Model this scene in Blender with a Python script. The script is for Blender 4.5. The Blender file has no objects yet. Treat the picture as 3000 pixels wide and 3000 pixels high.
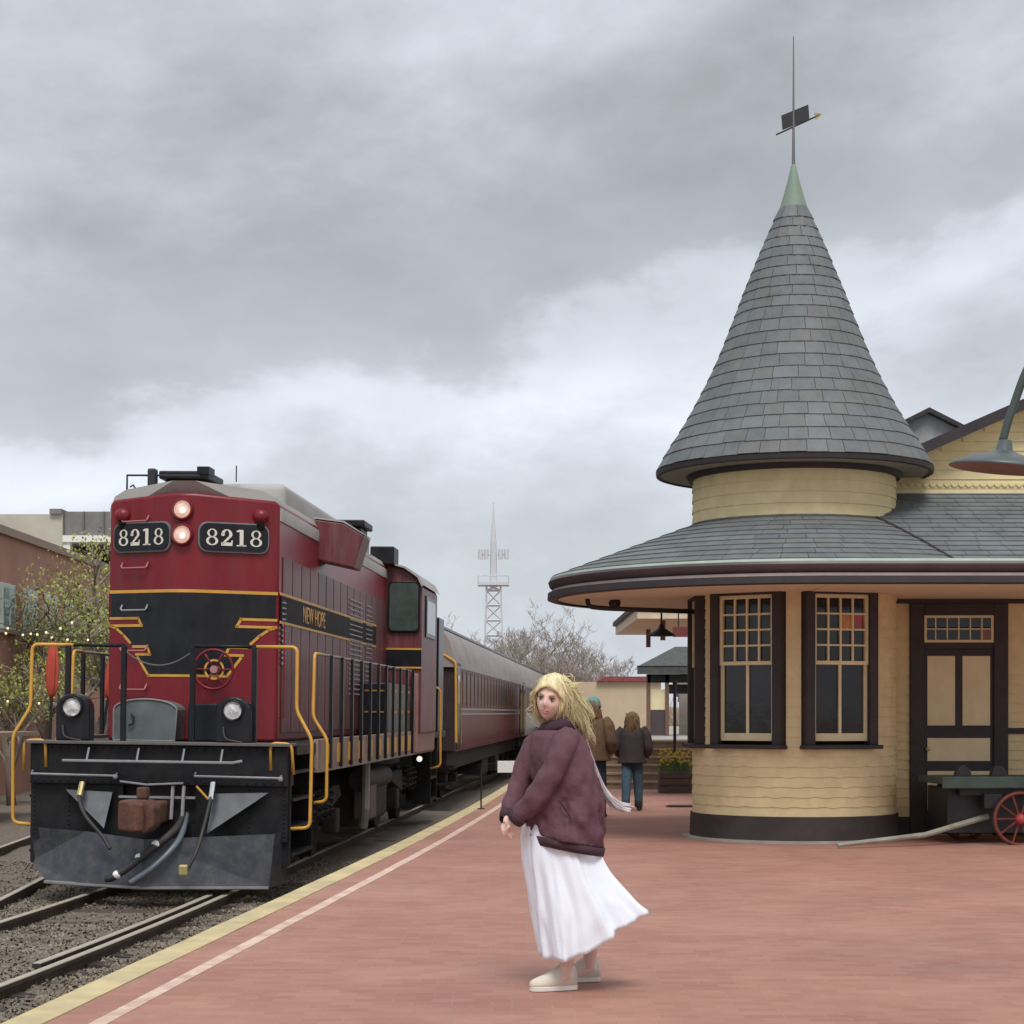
import bpy, bmesh, math, random
from mathutils import Vector, Matrix, Euler, noise
from mathutils.geometry import tessellate_polygon
random.seed(7)
R = math.radians; PI = math.pi
sin, cos = math.sin, math.cos
S = bpy.context.scene
C = S.collection

# ------------------------------------------------------------------ camera
cam = bpy.data.cameras.new('camera'); camo = bpy.data.objects.new('camera', cam); C.objects.link(camo)
camo.location = (0, 0, 1.45); camo.rotation_euler = (R(90), 0, 0)
cam.sensor_width = 36; cam.lens = 65.2; cam.shift_y = 0.196
cam.clip_start = 0.1; cam.clip_end = 3000
S.camera = camo
# ------------------------------------------------------------------ sky
SUN_EL, SUN_AZ = 57, 176       # azimuth clockwise from +Y: behind the camera, a little to the left
W = bpy.data.worlds.new('World'); S.world = W; W.use_nodes = True
nt = W.node_tree; nt.nodes.clear()
def N(t, **k):
    n = nt.nodes.new(t)
    for a, b in k.items(): setattr(n, a, b)
    return n
def L(a, b): nt.links.new(a, b)
def math_node(op, a, b=None, clamp=False):
    n = N('ShaderNodeMath', operation=op); n.use_clamp = clamp
    for i, q in enumerate((a, b)):
        if q is None: continue
        if isinstance(q, (int, float)): n.inputs[i].default_value = q
        else: L(q, n.inputs[i])
    return n.outputs[0]
out = N('ShaderNodeOutputWorld'); bg = N('ShaderNodeBackground'); L(bg.outputs[0], out.inputs[0])
sky = N('ShaderNodeTexSky', sky_type='NISHITA'); sky.sun_disc = False
sky.sun_elevation = R(SUN_EL); sky.sun_rotation = R(SUN_AZ)
tc = N('ShaderNodeTexCoord')
mp = N('ShaderNodeMapping'); mp.inputs['Scale'].default_value = (1.0, 1.0, 1.9); mp.inputs['Location'].default_value = (12.1, 3.1, 1.4)
L(tc.outputs['Generated'], mp.inputs['Vector'])
n1 = N('ShaderNodeTexNoise'); n1.inputs['Scale'].default_value = 4.2; n1.inputs['Detail'].default_value = 7; n1.inputs['Roughness'].default_value = .58; n1.inputs['Distortion'].default_value = .25
L(mp.outputs[0], n1.inputs['Vector'])
n2 = N('ShaderNodeTexNoise'); n2.inputs['Scale'].default_value = 9; n2.inputs['Detail'].default_value = 6; n2.inputs['Roughness'].default_value = .55
L(mp.outputs[0], n2.inputs['Vector'])
sep = N('ShaderNodeSeparateXYZ'); L(tc.outputs['Generated'], sep.inputs[0])
el = math_node('ADD', math_node('SUBTRACT', sep.outputs[2], math_node('MULTIPLY', sep.outputs[0], .17)), math_node('MULTIPLY', math_node('SUBTRACT', n1.outputs[0], .5), .26))
# cloud deck: banks seen edge-on near the horizon, even grey overhead
rp = N('ShaderNodeValToRGB'); rp.color_ramp.interpolation = 'B_SPLINE'
ST = [(0.0, .52), (.07, .53), (.125, .55), (.16, .66), (.188, .63), (.208, .40), (.26, .355), (.31, .42), (.36, .50), (.5, .54), (1.0, .56)]
e = rp.color_ramp.elements
while len(e) < len(ST): e.new(0.5)
for i, (p, v) in enumerate(ST):
    e[i].position = p; e[i].color = (v * .93, v * .987, v * 1.075, 1)
L(el, rp.inputs[0])
fac = math_node('ADD', .50, math_node('MULTIPLY', n1.outputs[0], .80))
fac = math_node('MULTIPLY', fac, math_node('ADD', .74, math_node('MULTIPLY', n2.outputs[0], .52)))
cl = N('ShaderNodeVectorMath', operation='SCALE'); L(rp.outputs[0], cl.inputs[0]); L(fac, cl.inputs['Scale'])
sk = N('ShaderNodeVectorMath', operation='SCALE'); L(sky.outputs[0], sk.inputs[0]); sk.inputs['Scale'].default_value = .07
mx = N('ShaderNodeMix', data_type='RGBA'); mx.inputs['Factor'].default_value = .97
L(sk.outputs[0], mx.inputs['A']); L(cl.outputs[0], mx.inputs['B'])
L(mx.outputs['Result'], bg.inputs['Color']); bg.inputs['Strength'].default_value = 1.0
# ------------------------------------------------------------------ sun behind the cloud, exposure
sl = bpy.data.lights.new('sun', 'SUN'); sl.energy = 1.5; sl.angle = R(24); sl.color = (1, .965, .92)
so = bpy.data.objects.new('sun', sl); C.objects.link(so)
az = R(SUN_AZ); d = Vector((sin(az) * cos(R(SUN_EL)), cos(az) * cos(R(SUN_EL)), sin(R(SUN_EL))))
so.rotation_euler = d.to_track_quat('Z', 'Y').to_euler(); so.location = (0, -10, 30)
S.view_settings.view_transform = 'Standard'; S.view_settings.look = 'None'
S.view_settings.exposure = 0.60; S.view_settings.gamma = 1
S.render.engine = 'CYCLES'
S.cycles.max_bounces = 6; S.cycles.use_denoising = True

# ------------------------------------------------------------------ helpers
def lin(r, g, b):
    f = lambda c: ((c / 255 + .055) / 1.055) ** 2.4 if c > 10 else c / 255 / 12.92
    return (f(r), f(g), f(b))
MATS = {}
def M(name, col, rough=.6, metal=0., var=.14, scale=6., bump=0., bscale=40., stretch=(1, 1, 1), spec=.5, dirt=None, emit=0., coat=0., alpha=1., sss=0., trans=0.):
    if name in MATS: return MATS[name]
    m = bpy.data.materials.new(name); m.use_nodes = True; t = m.node_tree; b = t.nodes['Principled BSDF']
    b.inputs['Roughness'].default_value = rough; b.inputs['Metallic'].default_value = metal
    b.inputs['Specular IOR Level'].default_value = spec; b.inputs['Coat Weight'].default_value = coat
    b.inputs['Alpha'].default_value = alpha; b.inputs['Transmission Weight'].default_value = trans
    if sss: b.inputs['Subsurface Weight'].default_value = sss; b.inputs['Subsurface Radius'].default_value = (.012, .005, .003); b.inputs['Subsurface Scale'].default_value = 1
    c = t.nodes.new('ShaderNodeTexCoord'); mpn = t.nodes.new('ShaderNodeMapping'); mpn.inputs['Scale'].default_value = stretch
    t.links.new(c.outputs['Object'], mpn.inputs['Vector'])
    n = t.nodes.new('ShaderNodeTexNoise'); n.inputs['Scale'].default_value = scale; n.inputs['Detail'].default_value = 6; n.inputs['Roughness'].default_value = .62
    t.links.new(mpn.outputs[0], n.inputs['Vector'])
    r = t.nodes.new('ShaderNodeValToRGB')
    r.color_ramp.elements[0].position = .3; r.color_ramp.elements[1].position = .7
    r.color_ramp.elements[0].color = (*[max(0, x * (1 - var)) for x in col], 1)
    r.color_ramp.elements[1].color = (*[min(1, x * (1 + var)) for x in col], 1)
    t.links.new(n.outputs[0], r.inputs[0])
    last = r.outputs[0]
    if dirt:
        dc, amount, dsc, dst = dirt
        m2 = t.nodes.new('ShaderNodeMapping'); m2.inputs['Scale'].default_value = dst; t.links.new(c.outputs['Object'], m2.inputs['Vector'])
        nd = t.nodes.new('ShaderNodeTexNoise'); nd.inputs['Scale'].default_value = dsc; nd.inputs['Detail'].default_value = 8; nd.inputs['Roughness'].default_value = .7
        t.links.new(m2.outputs[0], nd.inputs['Vector'])
        rd = t.nodes.new('ShaderNodeValToRGB'); rd.color_ramp.elements[0].position = .42; rd.color_ramp.elements[1].position = .75
        rd.color_ramp.elements[0].color = (0, 0, 0, 1); rd.color_ramp.elements[1].color = (amount,) * 3 + (1,)
        t.links.new(nd.outputs[0], rd.inputs[0])
        mm = t.nodes.new('ShaderNodeMix'); mm.data_type = 'RGBA'; mm.inputs['B'].default_value = (*dc, 1)
        t.links.new(rd.outputs[0], mm.inputs['Factor']); t.links.new(last, mm.inputs['A']); last = mm.outputs['Result']
    t.links.new(last, b.inputs['Base Color'])
    if bump:
        nb = t.nodes.new('ShaderNodeTexNoise'); nb.inputs['Scale'].default_value = bscale; nb.inputs['Detail'].default_value = 5
        t.links.new(mpn.outputs[0], nb.inputs['Vector'])
        bp = t.nodes.new('ShaderNodeBump'); bp.inputs['Strength'].default_value = min(1, bump); bp.inputs['Distance'].default_value = .01
        t.links.new(nb.outputs[0], bp.inputs['Height']); t.links.new(bp.outputs[0], b.inputs['Normal'])
    if emit:
        b.inputs['Emission Color'].default_value = (*col, 1); b.inputs['Emission Strength'].default_value = emit
    MATS[name] = m; return m

class MB:
    def __init__(s): s.v = []; s.f = []
    def add(s, vs, fs):
        o = len(s.v); s.v += [tuple(p) for p in vs]; s.f += [tuple(i + o for i in f) for f in fs]; return s
    def box(s, x0, x1, y0, y1, z0, z1, mat=None):
        p = [(x, y, z) for z in (z0, z1) for y in (y0, y1) for x in (x0, x1)]
        if mat: p = [mat @ Vector(q) for q in p]
        return s.add(p, [(0, 2, 3, 1), (4, 5, 7, 6), (0, 1, 5, 4), (2, 6, 7, 3), (0, 4, 6, 2), (1, 3, 7, 5)])
    def tube(s, path, r, n=8, caps=True, flat=1.):
        P = [Vector(p) for p in path]; k = len(P); rs = r if isinstance(r, (list, tuple)) else [r] * k
        T = [(P[min(i + 1, k - 1)] - P[max(i - 1, 0)]).normalized() for i in range(k)]
        a = Vector((0, 0, 1)) if abs(T[0].z) < .9 else Vector((1, 0, 0))
        u = (a - T[0] * a.dot(T[0])).normalized(); vs = []
        for i in range(k):
            u = (u - T[i] * u.dot(T[i]));
            u = u.normalized() if u.length > 1e-6 else T[i].orthogonal().normalized()
            w = T[i].cross(u)
            for j in range(n):
                g = 2 * PI * j / n; vs.append(P[i] + (u * cos(g) + w * sin(g) * flat) * rs[i])
        fs = [(i * n + j, i * n + (j + 1) % n, (i + 1) * n + (j + 1) % n, (i + 1) * n + j) for i in range(k - 1) for j in range(n)]
        if caps: fs += [tuple(range(n - 1, -1, -1)), tuple((k - 1) * n + j for j in range(n))]
        return s.add(vs, fs)
    def rod(s, a, b, r, n=8): return s.tube([a, b], r, n)
    def lathe(s, prof, n=32, c=(0, 0, 0), a0=0., a1=360., mat=None, axis='z'):
        full = abs(a1 - a0) >= 359.9; k = n if full else n + 1; vs = []
        for r, z in prof:
            for j in range(k):
                g = R(a0 + (a1 - a0) * j / n)
                p = Vector((r * cos(g), r * sin(g), z))
                if axis == 'y': p = Vector((p.x, p.z, p.y))
                if axis == 'x': p = Vector((p.z, p.x, p.y))
                vs.append((mat @ p if mat else p) + Vector(c))
        fs = []
        for i in range(len(prof) - 1):
            for j in range(n if full else n):
                j2 = (j + 1) % k if full else j + 1
                fs.append((i * k + j, i * k + j2, (i + 1) * k + j2, (i + 1) * k + j))
        return s.add(vs, fs)
    def prism(s, pts, ext):
        e = Vector(ext); n = len(pts); vs = [Vector(p) for p in pts]; vs += [p + e for p in vs]
        return s.add(vs, [tuple(range(n - 1, -1, -1)), tuple(range(n, 2 * n))] + [(i, (i + 1) % n, n + (i + 1) % n, n + i) for i in range(n)])
    def loft(s, rings, cap=True):
        n = len(rings[0]); vs = [p for r in rings for p in r]
        fs = [(i * n + j, i * n + (j + 1) % n, (i + 1) * n + (j + 1) % n, (i + 1) * n + j) for i in range(len(rings) - 1) for j in range(n)]
        if cap: fs += [tuple(range(n - 1, -1, -1)), tuple((len(rings) - 1) * n + j for j in range(n))]
        return s.add(vs, fs)
    def sphere(s, c, r, n=12, m=8):
        rr = r if isinstance(r, (tuple, list)) else (r, r, r)
        vs = [Vector((c[0], c[1], c[2] + rr[2]))]
        for i in range(1, m):
            t = PI * i / m
            for j in range(n):
                g = 2 * PI * j / n; vs.append(Vector((c[0] + rr[0] * sin(t) * cos(g), c[1] + rr[1] * sin(t) * sin(g), c[2] + rr[2] * cos(t))))
        vs.append(Vector((c[0], c[1], c[2] - rr[2]))); fs = []
        for j in range(n):
            fs.append((0, 1 + j, 1 + (j + 1) % n)); fs.append((len(vs) - 1, 1 + (m - 2) * n + (j + 1) % n, 1 + (m - 2) * n + j))
        for i in range(m - 2):
            for j in range(n): fs.append((1 + i * n + j, 1 + (i + 1) * n + j, 1 + (i + 1) * n + (j + 1) % n, 1 + i * n + (j + 1) % n))
        return s.add(vs, fs)
    def build(s, name, mat, parent=None, smooth=False, bevel=0., seg=2, sub=0, solid=0., auto=None):
        me = bpy.data.meshes.new(name); me.from_pydata(s.v, [], s.f); me.validate(); me.update()
        bm = bmesh.new(); bm.from_mesh(me); bmesh.ops.recalc_face_normals(bm, faces=bm.faces); bm.to_mesh(me); bm.free()
        me.materials.append(mat)
        if smooth:
            me.polygons.foreach_set('use_smooth', [True] * len(me.polygons))
            if auto: me.set_sharp_from_angle(angle=R(auto))
        o = bpy.data.objects.new(name, me); C.objects.link(o)
        if parent: o.parent = parent
        if solid: q = o.modifiers.new('solid', 'SOLIDIFY'); q.thickness = solid; q.offset = 0
        if sub: q = o.modifiers.new('sub', 'SUBSURF'); q.levels = sub; q.render_levels = sub
        if bevel: q = o.modifiers.new('bevel', 'BEVEL'); q.width = bevel; q.segments = seg; q.limit_method = 'ANGLE'
        return o
def tag(o, label, cat, group=None):
    o['label'] = label; o['category'] = cat
    if group: o['group'] = group
    return o
def thing(name, label, cat, loc=(0, 0, 0), rot=(0, 0, 0), group=None):
    o = bpy.data.objects.new(name, None); C.objects.link(o); o.location = loc; o.rotation_euler = rot; o.empty_display_size = .2
    return tag(o, label, cat, group)
def struct(o, kind='structure'): o['kind'] = kind; return o
def copy_obj(o, parent=None):
    c = o.copy(); C.objects.link(c); c.parent = parent; return c
def clone(root):
    r = copy_obj(root)
    for ch in list(root.children):
        c = copy_obj(ch, r)
        for g in list(ch.children): copy_obj(g, c)
    return r
def interp(tab, x):
    if x <= tab[0][0]:
        a, b = tab[0], tab[1]
    elif x >= tab[-1][0]:
        a, b = tab[-2], tab[-1]
    else:
        for a, b in zip(tab, tab[1:]):
            if a[0] <= x <= b[0]: break
    t = (x - a[0]) / (b[0] - a[0]); return a[1] + (b[1] - a[1]) * t
def fbm(p, s=1.): return noise.fractal(Vector(p) * s, 1., 2., 3)

# ------------------------------------------------------------------ materials
def brick_mat(name, c1, c2, mortar, bw, bh, bump=.3, mot=.25, rough=.8, wear=None, axis=None):
    m = bpy.data.materials.new(name); m.use_nodes = True; t = m.node_tree; b = t.nodes['Principled BSDF']; b.inputs['Roughness'].default_value = rough
    c = t.nodes.new('ShaderNodeTexCoord'); mp_ = t.nodes.new('ShaderNodeMapping')
    if axis: mp_.inputs['Rotation'].default_value = axis
    t.links.new(c.outputs['Object'], mp_.inputs['Vector'])
    k = t.nodes.new('ShaderNodeTexBrick'); k.inputs['Scale'].default_value = 1
    k.inputs['Brick Width'].default_value = bw; k.inputs['Row Height'].default_value = bh; k.inputs['Mortar Size'].default_value = .006; k.inputs['Mortar Smooth'].default_value = .3
    k.inputs['Color1'].default_value = (*c1, 1); k.inputs['Color2'].default_value = (*c2, 1); k.inputs['Mortar'].default_value = (*mortar, 1)
    t.links.new(mp_.outputs[0], k.inputs['Vector'])
    n = t.nodes.new('ShaderNodeTexNoise'); n.inputs['Scale'].default_value = .9; n.inputs['Detail'].default_value = 9; n.inputs['Roughness'].default_value = .68
    t.links.new(c.outputs['Object'], n.inputs['Vector'])
    r = t.nodes.new('ShaderNodeValToRGB'); r.color_ramp.elements[0].position = .3; r.color_ramp.elements[1].position = .72
    r.color_ramp.elements[0].color = (1 - mot,) * 3 + (1,); r.color_ramp.elements[1].color = (1 + mot * .5,) * 3 + (1,)
    t.links.new(n.outputs[0], r.inputs[0])
    mu = t.nodes.new('ShaderNodeMix'); mu.data_type = 'RGBA'; mu.blend_type = 'MULTIPLY'; mu.inputs['Factor'].default_value = 1
    t.links.new(k.outputs[0], mu.inputs['A']); t.links.new(r.outputs[0], mu.inputs['B']); last = mu.outputs['Result']
    if wear:
        nw = t.nodes.new('ShaderNodeTexNoise'); nw.inputs['Scale'].default_value = .45; nw.inputs['Detail'].default_value = 10; nw.inputs['Roughness'].default_value = .72
        t.links.new(c.outputs['Object'], nw.inputs['Vector'])
        rw = t.nodes.new('ShaderNodeValToRGB'); rw.color_ramp.elements[0].position = .48; rw.color_ramp.elements[1].position = .75
        rw.color_ramp.elements[0].color = (0, 0, 0, 1); rw.color_ramp.elements[1].color = (.5, .5, .5, 1)
        t.links.new(nw.outputs[0], rw.inputs[0])
        mw = t.nodes.new('ShaderNodeMix'); mw.data_type = 'RGBA'; mw.inputs['B'].default_value = (*wear, 1)
        t.links.new(rw.outputs[0], mw.inputs['Factor']); t.links.new(last, mw.inputs['A']); last = mw.outputs['Result']
    t.links.new(last, b.inputs['Base Color'])
    bp = t.nodes.new('ShaderNodeBump'); bp.inputs['Strength'].default_value = bump; bp.inputs['Distance'].default_value = .006
    t.links.new(k.outputs['Fac'], bp.inputs['Height']); bp.invert = True; t.links.new(bp.outputs[0], b.inputs['Normal'])
    return m
m_paving = brick_mat('brick_paving', (.36, .162, .118), (.415, .205, .152), (.365, .215, .168), .2, .1, .4, .17, .82, wear=(.43, .27, .205))
m_brickwall = brick_mat('brick_wall', (.46, .125, .08), (.54, .175, .115), (.42, .22, .16), .22, .075, .3, .2, .9, axis=(R(90), 0, R(90)))
m_edge = M('coping_paint', (.58, .47, .25), .8, var=.2, scale=3, bump=.4, bscale=60, dirt=((.36, .33, .22), .6, 2.2, (1, 1, 1)))
m_line = M('line_paint', (.68, .51, .40), .8, var=.2, scale=5, bump=.2, dirt=((.38, .2, .16), .7, 4, (1, 1, 1)))
m_ballast = M('ballast', (.16, .13, .10), .95, var=.45, scale=22, bump=1., bscale=30)
m_stone = M('ballast_stone', (.215, .18, .14), .9, var=.55, scale=3.1, bump=.3, bscale=60)
m_dirt = M('dirt', (.33, .275, .22), .95, var=.35, scale=2, bump=.6, bscale=8)
m_rail = M('rail_steel', (.075, .055, .05), .55, .5, var=.35, scale=8)
m_railtop = M('rail_head', (.44, .38, .30), .5, .0, var=.15, scale=6)
m_tie = M('tie_wood', (.085, .06, .045), .9, var=.4, scale=7, bump=.6, stretch=(1, 6, 6))
m_red = M('maroon_paint', (.185, .011, .020), .36, var=.18, scale=1.3, stretch=(2, 2, .35), spec=.35, dirt=((.16, .06, .06), .35, 2.5, (2.4, 2.4, .3)))
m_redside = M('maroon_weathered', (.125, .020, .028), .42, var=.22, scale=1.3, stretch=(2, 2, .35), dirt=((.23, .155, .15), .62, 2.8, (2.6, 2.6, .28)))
m_black = M('black_paint', (.0085, .0095, .013), .30, spec=.32, var=.3, scale=4, dirt=((.05, .05, .055), .30, 4, (1, 1, .4)))
m_frame = M('frame_black', (.010, .0105, .013), .46, var=.35, scale=4, bump=.1, spec=.25, dirt=((.055, .045, .04), .40, 5, (1, 1, .5)))
m_gold = M('gold_paint', (.62, .33, .055), .45, var=.12, scale=5)
m_hoodgrey = M('roof_grey', (.42, .41, .39), .65, var=.22, scale=3, dirt=((.2, .19, .18), .4, 3, (1, 1, 1)))
m_plow = M('plow_steel', (.044, .050, .062), .34, .2, var=.35, scale=3, dirt=((.18, .16, .145), .5, 7, (1, 1, 1)))
m_rust = M('rust', (.115, .052, .034), .85, var=.35, scale=9, bump=.6, bscale=30)
m_grime = M('truck_grime', (.050, .043, .040), .8, var=.4, scale=5, bump=.3)
m_sill = M('sill_dusty', (.28, .21, .17), .7, var=.3, scale=3)
m_silver = M('silver', (.72, .72, .72), .18, 1., var=.1, scale=20)
m_chrome = M('reflector', (.80, .80, .78), .32, .45, var=.35, scale=26, bump=.6, bscale=45)
m_lamp = M('lamp_lens', (.55, .36, .29), .25, emit=.55, var=.35, scale=24)
m_lampcore = M('lamp_filament', (1, .86, .74), .2, emit=1.3)
m_white = M('white_paint', (.8, .8, .78), .5, var=.05)
m_numwhite = M('number_white', (.74, .70, .60), .5, var=.05)
m_glass = M('window_glass', (.014, .013, .012), .07, var=.5, scale=2, spec=.42, bump=.12, bscale=5)
m_cabglass = M('cab_glass', (.06, .085, .075), .06, var=.4, scale=3, spec=.8)
m_hose = M('rubber_hose', (.035, .032, .030), .6, var=.3)
m_cream = M('cream_shingle', (.76, .635, .355), .75, var=.10, scale=5, bump=.25, bscale=25, dirt=((.56, .46, .28), .45, 3, (1, 1, .6)))
m_creamtrim = M('cream_trim', (.76, .66, .41), .6, var=.08, scale=4)
m_dark = M('dark_brown_trim', (.032, .024, .026), .6, var=.25, scale=5, bump=.1)
m_base = M('dark_base', (.050, .038, .036), .7, var=.3, scale=3, bump=.15)
m_slate = M('slate', (.125, .138, .144), .68, var=.28, scale=2.6, bump=.35, bscale=22, dirt=((.22, .22, .2), .35, 6, (1, 1, 1)))
SLATES = [M('slate_%s' % k, c, .68, var=.16, scale=5, bump=.35, bscale=22, dirt=((.19, .20, .19), .3, 6, (1, 1, 1))) for k, c in (('mid', (.132, .146, .152)), ('pale', (.146, .161, .168)), ('dark', (.119, .132, .137)), ('warm', (.138, .145, .142)))]
m_copper = M('verdigris', (.20, .29, .22), .6, var=.2, scale=6, dirt=((.12, .09, .05), .5, 6, (1, 1, 1)))
m_gutter = M('gutter_brown', (.082, .060, .066), .45, var=.15, scale=4)
m_gutterline = M('gutter_bead', (.34, .26, .25), .5, var=.15, scale=4)
m_mint = M('mint_edge', (.50, .62, .54), .5, var=.12, scale=4)
m_soffit = M('soffit_boards', (.76, .66, .50), .7, var=.12, scale=4, stretch=(1, 8, 1))
m_concrete = M('concrete', (.38, .35, .31), .85, var=.18, scale=3, bump=.2)
m_iron = M('black_iron', (.020, .020, .022), .5, var=.3)
m_green = M('cart_green', (.055, .085, .07), .6, var=.25, scale=6)
m_wheelred = M('wheel_red', (.17, .035, .024), .55, var=.25, scale=8)
m_skin = M('skin', (.76, .51, .42), .5, var=.06, scale=20, sss=.15)
m_lip = M('lips', (.50, .22, .19), .4, var=.05)
m_eye = M('eye_dark', (.06, .04, .035), .3, var=.1)
m_eyewhite = M('eye_white', (.62, .54, .48), .3, var=.02)
m_blonde = M('blonde_hair', (.90, .655, .375), .45, var=.42, scale=45, stretch=(1, 1, .3))
m_plum = M('plum_jacket', (.118, .050, .068), .8, var=.16, scale=9, bump=.35, bscale=90)
m_plumdark = M('plum_rib', (.055, .024, .036), .85, var=.2, scale=20, bump=.4, bscale=120)
m_skirt = M('white_cotton', (.84, .885, .97), .85, var=.03, scale=6, bump=.12, bscale=70)
m_shoe = M('cream_canvas', (.66, .60, .50), .75, var=.08, scale=10, bump=.2, bscale=90)
m_sole = M('shoe_sole', (.72, .69, .62), .6, var=.06)
m_scarf = M('gauze', (.60, .55, .56), .9, var=.2, scale=20)
m_jean = M('denim', (.055, .10, .145), .85, var=.25, scale=10, bump=.3, bscale=120)
m_coat = M('dark_coat', (.040, .030, .032), .8, var=.25, scale=10)
m_brownhair = M('brown_hair', (.17, .095, .05), .5, var=.3, scale=20)
m_browncoat = M('brown_coat', (.16, .095, .055), .85, var=.25, scale=14, bump=.5, bscale=60)
m_teal = M('teal_knit', (.16, .33, .31), .9, var=.2, scale=30, bump=.6, bscale=90)
m_bark = M('bark', (.13, .10, .08), .9, var=.3, scale=8, bump=.6, stretch=(3, 3, .6))
m_twig = M('twig', (.27, .225, .19), .9, var=.25, scale=.8)
m_leaf = M('spring_leaf', (.34, .36, .085), .6, var=.35, scale=.9)
m_wood = M('weathered_wood', (.36, .27, .19), .85, var=.22, scale=4, bump=.3, stretch=(1, 6, 6))
m_planter = M('planter_wood', (.10, .075, .066), .85, var=.3, scale=6, bump=.4, stretch=(.5, 3, 3))
m_yellow = M('daffodil', (.72, .56, .07), .6, var=.15, scale=20)
m_stem = M('plant_green', (.08, .16, .045), .7, var=.3, scale=12)
m_tan = M('tan_stucco', (.52, .41, .28), .85, var=.08, scale=2, bump=.1)
m_redroof = M('red_roof', (.22, .05, .055), .7, var=.2)
m_coachred = M('coach_maroon', (.135, .026, .028), .42, var=.18, scale=1.2, stretch=(2, .5, 2), spec=.2, dirt=((.20, .10, .09), .3, 2, (2, .4, 2)))
m_coachroof = M('coach_roof', (.30, .255, .235), .6, var=.18, scale=2, dirt=((.17, .14, .13), .5, 2, (1, .5, 1)))
m_coachtan = M('coach_tan', (.36, .29, .23), .6, var=.15, scale=1.5)
m_orange = M('orange_canvas', (.52, .085, .05), .75, var=.15, scale=6)
m_bulb = M('warm_bulb', (.9, .66, .36), .3, emit=.7, var=.02)
m_lattice = M('hazed_steel', (.60, .61, .64), .7, var=.08)  # distance haze put into the colour: steel lightened
m_greycrete = M('pale_concrete', (.50, .47, .40), .85, var=.10, scale=1)
m_louver = M('grey_louver', (.20, .195, .19), .8, var=.12, scale=2)

# ================================================================== SETTING
RAIL = -.5                      # top of rail below the platform
def track_x(Y):
    q = max(0., 20.4 - Y); return -3.79 + .0615 * (Y - 20.4) - .0074 * q * q / 2
def spline(tab, x):
    i = 0
    while i < len(tab) - 2 and x > tab[i + 1][0]: i += 1
    p1, p2 = tab[i], tab[i + 1]; p0 = tab[max(0, i - 1)]; p3 = tab[min(len(tab) - 1, i + 2)]
    h = p2[0] - p1[0]; t = (x - p1[0]) / h
    m1 = (p2[1] - p0[1]) / (p2[0] - p0[0]) * h; m2 = (p3[1] - p1[1]) / (p3[0] - p1[0]) * h
    return (2*t**3 - 3*t*t + 1) * p1[1] + (t**3 - 2*t*t + t) * m1 + (-2*t**3 + 3*t*t) * p2[1] + (t**3 - t*t) * m2
EDGE = [(2, -3.02), (8.64, -2.375), (10.36, -2.216), (15.5, -1.73), (21, -1.235), (28, -.70), (36.2, -.166), (50, .66), (75, 2.15)]
def edge_x(Y): return spline(EDGE, Y)

g = MB(); g.add([(-1500, -400, -.74), (1500, -400, -.74), (1500, 2200, -.74), (-1500, 2200, -.74)], [(0, 1, 2, 3)])
struct(g.build('ground', m_dirt))
# track bed, gently uneven
b = MB(); nx, ny = 60, 110
for j in range(ny + 1):
    Y = 4 + 46 * (j / ny) ** 1.3
    for i in range(nx + 1):
        X = edge_x(Y) + .05 - (14.) * (i / nx)
        z = -.612 + .030 * fbm((X, Y, 0), .9) + .012 * fbm((X, Y, 3), 5)
        b.v.append((X, Y, z))
b.f = [(j * (nx + 1) + i, j * (nx + 1) + i + 1, (j + 1) * (nx + 1) + i + 1, (j + 1) * (nx + 1) + i) for j in range(ny) for i in range(nx)]
struct(b.build('track_bed', m_ballast, smooth=True))
# loose ballast stones (too many to count)
st = MB(); random.seed(3)
ico = [Vector(p).normalized() for p in ((0, 0, 1), (.9, 0, .4), (.28, .85, .4), (-.72, .53, .4), (-.72, -.53, .4), (.28, -.85, .4), (.72, .53, -.4), (-.28, .85, -.4), (-.9, 0, -.4), (-.28, -.85, -.4), (.72, -.53, -.4))]
icf = [(0, 1, 2), (0, 2, 3), (0, 3, 4), (0, 4, 5), (0, 5, 1), (1, 6, 2), (2, 7, 3), (3, 8, 4), (4, 9, 5), (5, 10, 1), (2, 6, 7), (3, 7, 8), (4, 8, 9), (5, 9, 10), (1, 10, 6)]
k = 0
while k < 19000:
    Y = 8.6 + 17 * random.random() ** 1.5
    X = edge_x(Y) - .06 - random.random() ** .9 * (1.0 + .30 * Y)
    if X < -.30 * Y - .3: continue
    if fbm((X, Y, 9), .8) < -.30 and random.random() < .75: continue
    r = random.uniform(.009, .023)
    e3 = Euler((random.random() * 6, random.random() * 6, random.random() * 6)).to_matrix()
    z = -.612 + .030 * fbm((X, Y, 0), .9) + r * .2
    st.add([Vector((X, Y, z)) + e3 @ Vector((p.x * r * 1.3, p.y * r, p.z * r * .8)) * random.uniform(.85, 1.1) for p in ico], icf); k += 1
o = struct(st.build('ballast_stones', m_stone), 'stuff'); tag(o, 'loose grey brown ballast stones between the rails and platform edge', 'gravel')

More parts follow.
